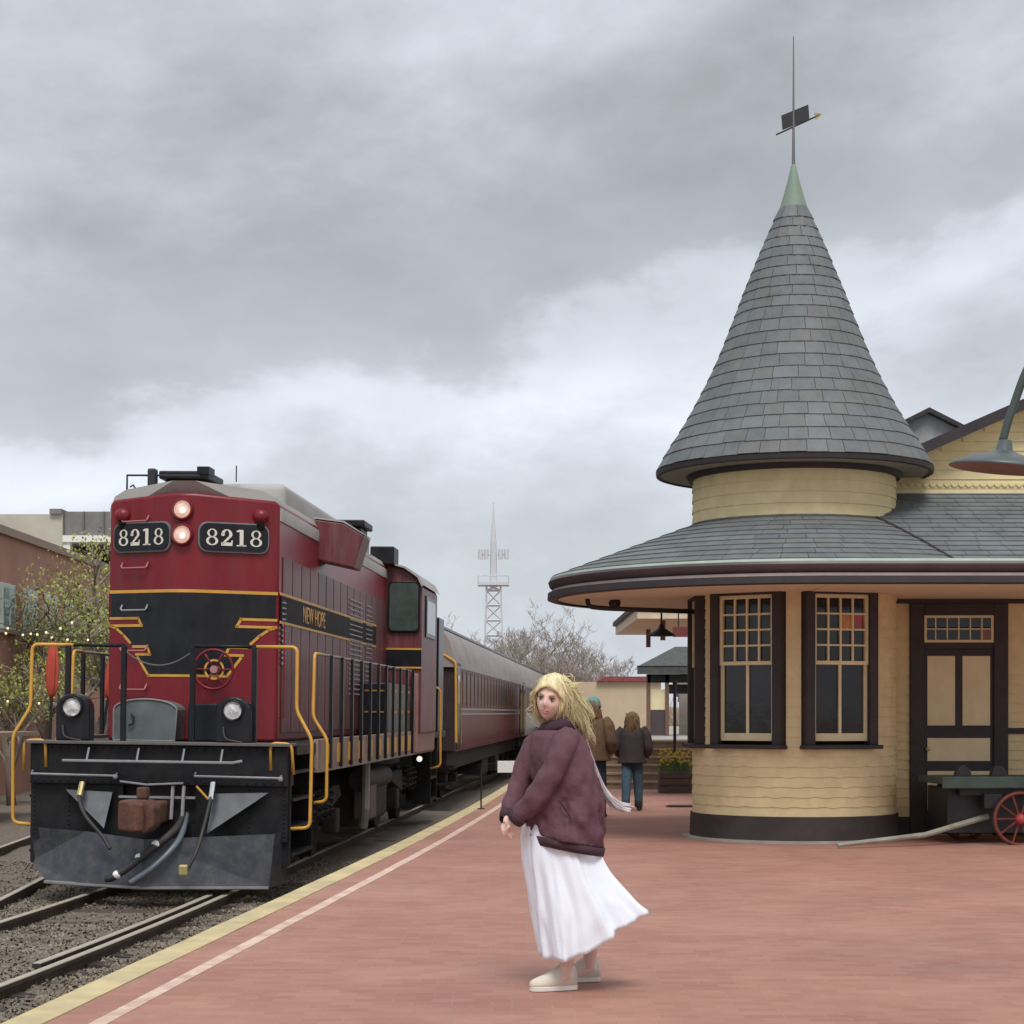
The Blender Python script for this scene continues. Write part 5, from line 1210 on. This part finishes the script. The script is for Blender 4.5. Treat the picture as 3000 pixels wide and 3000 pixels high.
def bystander(label, loc, rz, H, coat, trousers, hairm, hat=None, coat_len=.42, stride=.10):
    t = thing('person', label, 'person', loc, (0, 0, rz)); k = H / 1.65
    P = lambda mb, nm, mt, par=t, **kw: mb.build(nm, mt, par, **kw)
    V = lambda x, y, z: (x * k, y * k, z * k)
    hm = Matrix.Translation(V(0, -.01, 1.53)) @ Matrix.Scale(k, 4)
    b = MB(); head_mesh(b, hm)
    b.tube([V(0, 0, 1.48), V(0, .01, 1.38), V(0, .01, 1.2), V(0, 0, .95)], [.05 * k, .055 * k, .13 * k, .13 * k], 14)
    for s_ in (-1, 1):
        dy = s_ * stride
        b.tube([V(s_ * .08, 0, .92), V(s_ * .09, dy * .4 - .02, .50), V(s_ * .09, dy, .10), V(s_ * .09, dy - .02, .05), V(s_ * .10, dy - .14, .035)], [.085 * k, .055 * k, .04 * k, .04 * k, .03 * k], 12)
        b.tube([V(s_ * .18, 0, 1.33), V(s_ * .25, .03, 1.06), V(s_ * .22, -.10, .92)], [.05 * k, .04 * k, .028 * k], 10)
        hand(b, V(s_ * .22, -.10, .92), (0, -.6, -.5), (-s_, 0, 0), s_, k * .9, .8)
    bo = P(b, 'body', m_skin); remesh(bo, .008)
    j = MB(); rg = []
    for z, ru, rd in ((1.44, .07, .07), (1.40, .12, .10), (1.35, .19, .13), (1.25, .215, .15), (1.1, .215, .155), (.95, .225, .165), (.82, .235, .17), (1.2 - coat_len, .24, .175)):
        rg.append([Vector(V(p.x, p.y, p.z)) for p in ring((0, 0), ru, rd, z, 36, lambda p, a: p + Vector((p.x, p.y, 0)) * wrinkle(p, .10, 8))])
    j.loft(rg, cap=False)
    for s_ in (-1, 1):
        q = sleeve([V(s_ * .15, 0, 1.37), V(s_ * .225, .01, 1.26), V(s_ * .265, .035, 1.08), V(s_ * .26, -.01, 1.0), V(s_ * .225, -.085, .93)], [.075 * k, .082 * k, .075 * k, .068 * k, .055 * k], s_); j.add(q.v, q.f)
    P(j, 'coat', coat, smooth=True, solid=.006)
    l = MB()
    for s_ in (-1, 1):
        dy = s_ * stride
        l.tube([V(s_ * .075, 0, .95), V(s_ * .088, dy * .4 - .02, .52), V(s_ * .09, dy * .95, .20), V(s_ * .09, dy, .065)], [.105 * k, .083 * k, .070 * k, .068 * k], 16)
    P(l, 'trousers', trousers, smooth=True)
    for s_ in (-1, 1):
        dy = s_ * stride
        P(MB().loft([[Vector(V(s_ * .095 + w * cos(a), dy + y, .005 + max(0, h * (.5 + .5 * sin(a))))) for a in [2 * PI * q / 12 for q in range(12)]] for y, w, h in ((.06, .025, .07), (.03, .04, .10), (-.04, .042, .09), (-.12, .044, .06), (-.17, .03, .04))]), 'shoe', m_coat, smooth=True)
    hcap = MB().sphere(V(0, .015, 1.555), (.09 * k, .105 * k, .108 * k), 20, 14)
    for q in range(70):
        g = random.uniform(R(-20), R(200)); p0 = Vector(V(.085 * cos(g), .02 + .095 * sin(g), 1.58 + random.uniform(-.05, .06)))
        hcap.tube([p0 + Vector((.03 * s_ * cos(g) + .02 * sin(q + 5 * s_), .02 * s_ * sin(g), -.26 * s_ * k)) for s_ in (0, .25, .5, .75, 1)], [.012, .013, .012, .009, .004], 5)
    P(hcap, 'hair', hairm, smooth=True)
    if hat: P(MB().lathe([(.0, .13), (.05, .12), (.09, .07), (.105, .0), (.108, -.03), (.095, -.03)], 24, V(0, .0, 1.57)), 'knit_hat', hat, smooth=True)
    return t
bystander('person in dark coat and blue jeans walking away along the platform', (1.77, 27.3, 0), R(170), 1.46, m_coat, m_jean, m_brownhair, None, .40, .16)
bystander('person in teal knit hat and brown jacket half hidden behind the blonde woman', (1.12, 25.5, 0), R(160), 1.63, m_browncoat, M('navy_trousers', (.04, .05, .085), .85), m_brownhair, m_teal, .40, .08)
bystander('person in grey jacket standing far back under the canopy', (4.42, 47, .9), R(30), 1.7, M('grey_jacket', (.25, .24, .24), .85), m_coat, m_brownhair, None, .40, .05)

# ================================================================== BACKGROUND
# steps and terrace beyond the platform
stp = thing('stairs', 'weathered wooden steps up to the terrace beyond the station', 'stairs', (1.35, 35.2, 0))
for i in range(6):
    tr_ = MB().box(0, 3.4, i * .30 - .03, i * .30 + .30, .15 * (i + 1) - .035, .15 * (i + 1)).build('tread', m_wood, stp)
    MB().box(0, 3.4, i * .30, i * .30 + .02, .15 * i, .15 * (i + 1) - .035).build('riser', M('riser_wood', (.27, .20, .14), .85, var=.2), stp)
struct(MB().box(1.0, 30, 37.0, 75, -.5, .9).build('terrace', m_concrete))
struct(MB().box(4.75, 30, 35.2, 37.0, -.5, .895).build('terrace_wall', m_concrete))
# planters with daffodils
def planter(label, x, y, s=1.):
    t = thing('flower_planter', label, 'planter', (x, y, 0))
    for i in range(3): MB().box(-.29 * s, .29 * s, -.25 * s, .25 * s, .135 * i * s, (.135 * i + .128) * s).build('board', m_planter, t, bevel=.01)
    lf = MB(); fl = MB()
    for k in range(120):
        x0, y0 = random.uniform(-.25, .25) * s, random.uniform(-.2, .2) * s; h = random.uniform(.10, .24) * s; lx, ly = random.uniform(-.10, .10), random.uniform(-.10, .10)
        lf.tube([(x0, y0, .39 * s), (x0 + lx * .4, y0 + ly * .4, .39 * s + h * .6), (x0 + lx, y0 + ly, .39 * s + h)], [.009, .008, .002], 4, flat=.3)
    for k in range(110):
        x0, y0, z0 = random.uniform(-.30, .30) * s, random.uniform(-.24, .24) * s, random.uniform(.48, .78) * s; a0 = random.random() * 6
        for q in range(6):
            a = a0 + q * PI / 3; fl.add([(x0, y0, z0), (x0 + .022 * cos(a - .4), y0 + .022 * sin(a - .4), z0 + .008), (x0 + .042 * cos(a), y0 + .042 * sin(a), z0 + .004), (x0 + .022 * cos(a + .4), y0 + .022 * sin(a + .4), z0 + .008)], [(0, 1, 2, 3)])
        fl.lathe([(.010, 0), (.016, .028)], 8, (x0, y0, z0))
    struct(lf.build('leaves', m_stem, t), 'stuff'); struct(fl.build('blooms', m_yellow, t), 'stuff'); return t
planter('wooden box planter with yellow daffodils by the station wall', 2.95, 33.6)
lpo = thing('thin_pole', 'thin dark pole standing behind the daffodil planter', 'pole', (3.02, 34.4, 0))
MB().rod((0, 0, 0), (0, 0, 2.0), .03, 8).build('shaft', m_iron, lpo); MB().sphere((0, 0, 2.0), .045, 10, 8).build('cap', m_iron, lpo)
# signs on the platform edge
sg_ = thing('platform_sign', 'small white sign board on a thin black post at the platform edge', 'sign', (-.06, 30, 0))
MB().box(-.175, .185, -.012, .012, .48, .67).build('board', m_white, sg_, bevel=.004); MB().rod((0.15, .02, 0), (.15, .02, .66), .012, 6).build('post', m_iron, sg_)
MB().add([(-.5, .0, .60), (-.17, .0, .64), (-.17, .0, .646), (-.5, .0, .606)], [(0, 1, 2, 3)]).build('cord', m_iron, sg_)
sg2 = thing('marker_post', 'thin black marker post standing on the platform edge stripe', 'post', (-.465, 27.9, 0))
MB().rod((0, 0, 0), (0, 0, .62), .012, 8).build('shaft', m_iron, sg2); MB().lathe([(.06, 0), (.06, .012), (.0, .02)], 14).build('foot', m_iron, sg2)
shdw = thing('shadow_patch', 'dark slatted patch standing in for a shadow left of the round bay', 'shadow patch', (2.62, 28.6, 0))  # dark slats put down where only a shadow lies on the paving
MB().box(-.24, .24, -.2, .2, .002, .012).build('frame', m_iron, shdw)
for k in range(6): MB().box(-.2, .2, -.16 + k * .06, -.13 + k * .06, .012, .022).build('bar', m_rail, shdw)
# pavilion
pv = thing('pavilion', 'dark roofed open pavilion with posts on the terrace', 'pavilion', (3.2, 44, .9))
MB().prism([(-.25, -.4, 1.62), (4.2, -.4, 1.62), (3.4, 1.5, 2.15), (.8, 1.5, 2.15)], (0, 0, .02)).prism([(-.25, -.4, 1.46), (4.2, -.4, 1.46), (4.2, -.4, 1.66), (-.25, -.4, 1.66)], (0, .1, 0)).build('roof', M('pavilion_roof', (.07, .075, .07), .8, var=.3), pv)
MB().box(.0, 4, -.2, 0, 1.26, 1.46).box(.5, 4, -.1, .1, 1.0, 1.22).build('beam', m_frame, pv)
for x in (-.02, .42, 1.0): MB().box(x, x + .09, -.2, -.1, 0, 1.46).build('post', M('post_brown', (.16, .09, .06), .7), pv)
MB().box(.07, .42, -.16, -.13, .02, .62).build('lower_panel', M('panel_dark', (.07, .05, .055), .7), pv); MB().box(.08, .42, -.15, -.13, .62, 1.1).build('upper_panel', m_creamtrim, pv)
MB().box(1.0, 3.9, 2.6, 2.7, 0, 1.4).build('back_wall', M('pav_wall', (.30, .26, .23), .8), pv)
for k, x in enumerate((1.18, 1.62)):
    q = thing('paper_lantern', ('pinkish red glowing lantern on the left under the pavilion', 'orange red glowing lantern on the right under the pavilion')[k], 'lantern', (3.2 + x, 43.7, 2.02))
    MB().sphere((0, 0, 0), (.13, .10, .085), 14, 10).build('globe', M('lantern%d' % k, ((1, .22, .2), (1, .16, .05))[k], .5, emit=.9), q, smooth=True); MB().rod((0, 0, .08), (0, 0, .2), .01, 5).build('wire', m_iron, q)
# low tan building
tb = thing('tan_building', 'low tan stucco building with a dark red roof edge behind the terrace', 'building', (1.2, 56, .4))
MB().box(0, 3.3, 0, 8, 0, 1.98).build('wall', m_tan, tb); MB().prism([(1.35, -.15, 1.99), (3.4, -.15, 1.99), (3.4, -.15, 2.14), (1.6, -.15, 2.14)], (0, 8, 0)).build('roof', m_redroof, tb)
# radio mast
rm = thing('radio_mast', 'steel lattice radio mast in haze-paled colour with antenna drums on the skyline', 'mast', (-1.6, 160, -1))
H_ = 15.0
def taper(z): return 1.05 - .45 * min(1, z / 13.5)
for sx in (-1, 1):
    for sy in (-1, 1): MB().tube([(sx * taper(z), sy * taper(z), z) for z in (0, 6, 13.5)], .085, 5).build('leg', m_lattice, rm)
br = MB(); z = 0
while z < 13.4:
    z2 = min(13.5, z + 1.3); a, c = taper(z), taper(z2)
    for sy in (-1, 1):
        br.rod((-a, sy * a, z), (c, sy * c, z2), .035, 4).rod((a, sy * a, z), (-c, sy * c, z2), .035, 4).rod((-c, sy * c, z2), (c, sy * c, z2), .06, 4)
        br.rod((sy * a, -a, z), (sy * c, c, z2), .035, 4)
    z = z2
br.build('bracing', m_lattice, rm)
MB().box(-1.35, 1.35, -1.0, 1.0, 13.4, 13.65).rod((-1.3, -1.0, 13.6), (-1.3, -1.0, 14.2), .05, 4).rod((1.3, -1.0, 13.6), (1.3, -1.0, 14.2), .05, 4).rod((-1.3, -1.0, 14.2), (1.3, -1.0, 14.2), .04, 4).build('platform', m_lattice, rm)
MB().tube([(0, 0, 13.7), (0, 0, 17.2), (0, 0, 19.5), (0, 0, 20.6)], [.32, .26, .07, .03], 8).box(-1.15, 1.15, -.1, .1, 16.0, 16.15).build('spire', m_lattice, rm)
for x in (-1.12, -.62, .62, 1.12): MB().lathe([(.0, -.42), (.2, -.42), (.2, .42), (.0, .42)], 10, (x, -.2, 16.1)).build('antenna', m_lattice, rm)

# ---- trees
def branch(mb, tips, p, d_, ln, r, depth, rnd, droop=.0, minr=.006, sides=5, spread=.6):
    n = 4; path = [p]; q = p.copy(); dd = d_.copy()
    for i in range(n):
        dd = (dd + Vector((rnd.uniform(-.16, .16), rnd.uniform(-.16, .16), rnd.uniform(-.06, .12) - droop))).normalized(); q = q + dd * ln / n; path.append(q)
    mb.tube(path, [max(minr, r * (1 - .45 * i / n)) for i in range(n + 1)], sides if depth > 1 else 3, False)
    tips.append(path[-1]); tips.append(path[2])
    if depth == 0: return
    for k in range(rnd.choice((2, 3, 3)) if depth > 1 else 4):
        i = rnd.randint(2, 4); a = Vector((rnd.uniform(-1, 1), rnd.uniform(-1, 1), rnd.uniform(-.25, .9)))
        nd = (dd * (1 - spread) + a.normalized() * spread).normalized()
        branch(mb, tips, path[i], nd, ln * rnd.uniform(.55, .8), max(minr, r * .58), depth - 1, rnd, droop, minr, sides, spread)
def tree(label, loc, H, seed, leafm=None, nleaf=0, leaf=.1, depth=5, cat='tree', group=None, twig=m_twig, trunk_r=None, minr=.008, stems=1, lean=0., crown_r=.45):
    rnd = random.Random(seed); t = thing('leafy_tree' if leafm else 'bare_tree', label, cat, loc, (0, 0, 0), group)
    tr0 = trunk_r or H * .022; tk = MB(); cr_ = MB(); tips = []
    for s_ in range(stems):
        d0 = Vector((rnd.uniform(-.12, .12) + lean, rnd.uniform(-.12, .12), 1)).normalized(); h0 = H * (.30 if stems == 1 else .16)
        b0 = Vector((rnd.uniform(-.1, .1) * stems, rnd.uniform(-.1, .1) * stems, -.1)); p = b0 + d0 * h0
        tk.tube([b0, b0 + d0 * h0 * .5, p], [tr0 * 1.25, tr0, tr0 * .85], 9)
        for k in range(4):
            a = 2 * PI * k / 4 + rnd.random(); nd = (d0 * .75 + Vector((cos(a), sin(a), .25)) * crown_r).normalized()
            branch(cr_, tips, p - d0 * h0 * .12 * k, nd, H * .27, tr0 * .6, depth - 1, rnd, 0, minr)
        branch(cr_, tips, p, d0, H * .30, tr0 * .75, depth - 1, rnd, 0, minr)
    tk.build('trunk', m_bark, t, smooth=True)
    co_ = cr_.build('crown' if not leafm else 'limb', twig, t)
    if leafm:
        lf = MB()
        for k in range(nleaf):
            p = rnd.choice(tips) + Vector((rnd.gauss(0, .22), rnd.gauss(0, .22), rnd.gauss(0, .2))); e_ = Euler((rnd.random() * 6, rnd.random() * 6, rnd.random() * 6)).to_matrix(); s_ = leaf * rnd.uniform(.6, 1.3)
            lf.add([p + e_ @ Vector(q) * s_ for q in ((-.5, 0, 0), (0, -.3, .05), (.5, 0, 0), (0, .3, .05))], [(0, 1, 2, 3)])
        lf.build('crown', leafm, t)
    return t
LG = 'spring trees in front of the brick building'
tree('spring tree with pale green leaves beside the locomotive hood', (-10.3, 46, -.7), 7.2, 2, m_leaf, 5200, .095, 5, group=LG, crown_r=.5)
tree('spring tree with sparse green leaves before the brick wall', (-12.2, 48, -.7), 6.8, 5, m_leaf, 2600, .09, 5, group=LG, crown_r=.5)
tree('spring tree leaning over the deck at the left edge', (-13.4, 47, -.7), 5.6, 9, m_leaf, 1800, .09, 5, group=LG, crown_r=.5)
tree('short young green tree nearest the red umbrellas', (-11.1, 41, -.7), 4.3, 14, m_leaf, 2400, .085, 5, group=LG, crown_r=.45)
BG = 'bare trees on the skyline beyond the train'
rb = random.Random(4)
spec = [(1.6, 92, 7.8), (3.0, 88, 6.8), (4.3, 95, 6.0), (5.5, 90, 3.9), (2.2, 80, 5.6), (.4, 98, 7.0), (6.2, 97, 3.4), (-3.4, 130, 10.0), (-1.2, 120, 7.0)]
names = ['tall bare tree just right of the radio mast', 'bare tree behind the coach roof and the blonde hair', 'bare tree left of the station eave tip', 'low bare tree beyond the tan building', 'short twiggy tree in front of the taller bare trees', 'bare tree standing by the foot of the mast', 'small bare tree farthest right on the skyline', 'faint bare tree left of the mast', 'far bare tree half hidden by the mast']
for k, (x, y, h) in enumerate(spec):
    tree(names[k], (x, y, -.7), h, 40 + k, None, depth=7 if k in (0, 1, 2, 4, 5) else 6, group=BG, minr=.0065 * y / 90, trunk_r=.11, crown_r=.6, stems=2 if k in (1, 4) else 1)
# wooded slope of brush reading as one mass
bsh = MB(); rb = random.Random(8)
for k in range(9500):
    x = rb.uniform(-5, 9.5); y = rb.uniform(98, 128); h = (2.2 + 3.4 * max(0, 1 - abs(x - 3.4) / 5.5)) * rb.uniform(.5, 1.1)
    p = Vector((x, y, rb.uniform(-.7, max(-.6, h - 1.4)))); d_ = Vector((rb.uniform(-.5, .5), rb.uniform(-.5, .5), 1)).normalized(); ln = rb.uniform(.7, 1.7)
    bsh.tube([p, p + d_ * ln * .5 + Vector((rb.uniform(-.1, .1), 0, 0)), p + d_ * ln], [.024, .018, .008], 3, False)
o = struct(bsh.build('brush', M('brush_tan', (.30, .225, .16), .95, var=.25, scale=.4)), 'stuff'); tag(o, 'leafless tan brush covering the slope behind the trees', 'brush')
hl = MB()
for i in range(41):
    x = -60 + 3 * i; hgt = -.74 + (4.0 * math.exp(-((x - 2) / 14) ** 2) + 1.8) * .55 + .35 * fbm((x, 0, 0), .2)
    hl.v += [(x, 130, -.74), (x, 138, hgt), (x, 175, hgt + .8)]
hl.f = [(i * 3 + j, i * 3 + 3 + j, i * 3 + 4 + j, i * 3 + 1 + j) for i in range(40) for j in range(2)]
struct(hl.build('hill', M('hill_brown', (.24, .19, .145), .95, var=.3, scale=.5, bump=1., bscale=3), smooth=True))

# ---- left side: brick building, deck, umbrellas, pale block behind
bb = thing('brick_building', 'two storey red brick building with tall pale framed windows at the far left', 'building', (-12.6, 41, -.7))
sl_ = R(2.0)
def bp_(mb, nm, mt, par=bb, **k): return mb.build(nm, mt, par, **k)
bp_(MB().box(-9, 0, -14, 26, 0, 6.55), 'wall', m_brickwall)
bp_(MB().box(-9, .12, -14, 26, 6.55, 6.75), 'cornice', M('cornice_stone', (.30, .22, .18), .85))
for k in range(8):
    y = 2.45 + k * 2.17
    w_ = bp_(MB().box(-.05, .07, y, y + 1.2, 4.22, 5.36), 'window', M('frame_mint', (.50, .58, .54), .6), bevel=.01)
    bp_(MB().box(.06, .085, y + .13, y + 1.07, 4.33, 5.25), 'pane', M('pane_teal', (.12, .18, .18), .1), w_)
    bp_(MB().box(.06, .10, y + .56, y + .64, 4.33, 5.25).box(.06, .10, y + .13, y + 1.07, 4.76, 4.82), 'glazing_bar', MATS['frame_mint'], w_)
    bp_(MB().box(-.05, .16, y - .1, y + 1.3, 4.12, 4.22), 'sill', MATS['cornice_stone'], w_)
d_ = bp_(MB().box(.0, .10, -2.0, -.3, 1.35, 3.05), 'doorway', M('door_white', (.70, .72, .68), .6)); bp_(MB().box(.09, .12, -1.75, -.75, 1.9, 2.85), 'door_panel', M('door_red', (.45, .05, .05), .6), d_); bp_(MB().box(.09, .12, -1.75, -.75, 1.40, 1.85), 'lower_pane', m_glass, d_)
dk = thing('timber_deck', 'raised timber deck with pale edge board and dark railing at the far left', 'deck', (-12.4, 33.5, -.7))
for k in range(8): MB().box(-4, 2.95, k * .45, k * .45 + .43, 1.70, 1.78).build('plank', m_wood, dk)
MB().box(-4, 3.0, -.06, -.005, 1.60, 1.80).build('edge_board', M('edge_pink', (.48, .37, .32), .8), dk)
for x in (-3.2, -1.6, 0, 1.5, 2.8): MB().box(x, x + .14, .1, .24, 0, 1.7).build('post', m_bark, dk)
MB().rod((-4, .1, 2.72), (2.9, .1, 2.72), .03, 6).rod((-4, .1, 1.92), (2.9, .1, 1.92), .02, 6).build('hand_rail', m_iron, dk)
k = -4.0
bal = None
while k < 2.9:
    o = MB().rod((0, .1, 1.8), (0, .1, 2.72), .012, 5).build('baluster', m_iron, dk) if bal is None else copy_obj(bal, dk)
    bal = bal or o; o.location = (k, 0, 0); k += .16
for k, (x, y, h, lb) in enumerate(((-8.98, 36.0, 1.35, 'folded orange umbrella nearest the yellow step handrail'), (-8.35, 37.5, 1.3, 'folded orange umbrella seen between the black handrail posts'), (-7.65, 37.5, 1.5, 'folded orange umbrella against the edge of the locomotive hood'))):
    u_ = thing('folded_umbrella', lb, 'umbrella', (x, y, .6), (0, R((2, 9, -1)[k]), 0), 'folded orange umbrellas on the deck')
    MB().rod((0, 0, 0), (0, 0, 2.3), .03, 8).build('pole', m_iron, u_)
    rg = []
    for z, r_ in ((1.15, .03), (1.22, .07), (1.4, .095), (1.8, .10), (2.1, .07), (2.25, .02)):
        rg.append([Vector((r_ * (1 + .28 * cos(6 * a)) * cos(a), r_ * (1 + .28 * cos(6 * a)) * sin(a), z)) for a in [2 * PI * q / 36 for q in range(36)]])
    MB().loft(rg).build('canopy', m_orange, u_, smooth=True)
    MB().lathe([(.28, 0), (.28, .08), (.05, .12)], 16).build('base', m_iron, u_)
sb = thing('deck_extension', 'low brown retaining wall behind the locomotive pilot', 'wall', (-9.4, 38.5, -.7)); MB().box(0, 6, 0, .4, 0, 1.3).build('wall', m_dirt, sb); MB().box(-.05, 6, -.05, .45, 1.3, 1.38).build('cap', m_concrete, sb)
gb = thing('parking_block', 'pale concrete building with grey louvres and dark open bays on the skyline', 'building', (-25.5, 92, -.7))
gp = lambda mb, nm, mt, **k: mb.build(nm, mt, gb, **k)
gp(MB().box(0, 3.2, 0, 10, 0, 12.0), 'stair_tower', m_greycrete); gp(MB().box(-1.6, -.1, -3, 8, 0, 11.9), 'side_block', m_tan)
gp(MB().box(3.2, 12, .2, 10, 10.95, 12.15), 'louvre_screen', m_louver)
for k in range(9): gp(MB().box(3.2 + k, 3.26 + k, .1, .2, 10.95, 12.15), 'screen_rib', M('rib_grey', (.14, .135, .13), .8))
gp(MB().box(3.2, 12, .0, 10, 10.62, 10.95), 'slab_edge', m_white); gp(MB().box(3.2, 12, .0, 10, 8.6, 9.5), 'slab_edge', m_greycrete)
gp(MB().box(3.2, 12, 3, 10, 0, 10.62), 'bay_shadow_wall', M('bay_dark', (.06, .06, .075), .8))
for x in (3.2, 5.7, 8.6, 11.5): gp(MB().box(x, x + .35, .1, .6, 0, 10.62), 'column', m_white)
gp(MB().box(2.6, 3.2, -.2, 9, 12.0, 12.25).box(6.0, 10, 0.3, 9, 12.15, 12.3), 'parapet', m_louver)
# string lights through the trees
sl2 = thing('string_lights', 'warm bulb string lights draped through the spring trees', 'string lights', (0, 0, 0))
rb = random.Random(3); bm_ = MB().sphere((0, 0, 0), .026, 8, 6); first = None; wires = MB()
for (xa, za, xb, zb, y) in ((-12.2, 3.9, -8.6, 3.1, 40), (-12.4, 2.1, -8.2, 1.9, 40), (-10.8, 3.3, -8.8, 3.5, 38)):
    pts = []
    for k in range(9):
        t = k / 8; p = Vector((xa + (xb - xa) * t, y, za + (zb - za) * t - .5 * (1 - (2 * t - 1) ** 2) * .6)); pts.append(p)
        if 0 < k < 8:
            o = bm_.build('bulb', m_bulb, sl2) if first is None else copy_obj(first, sl2); first = first or o
            o.location = p + Vector((rb.uniform(-.1, .1), 0, -.05))
    wires.tube(pts, .008, 4, False)
wires.build('wire', m_iron, sl2)
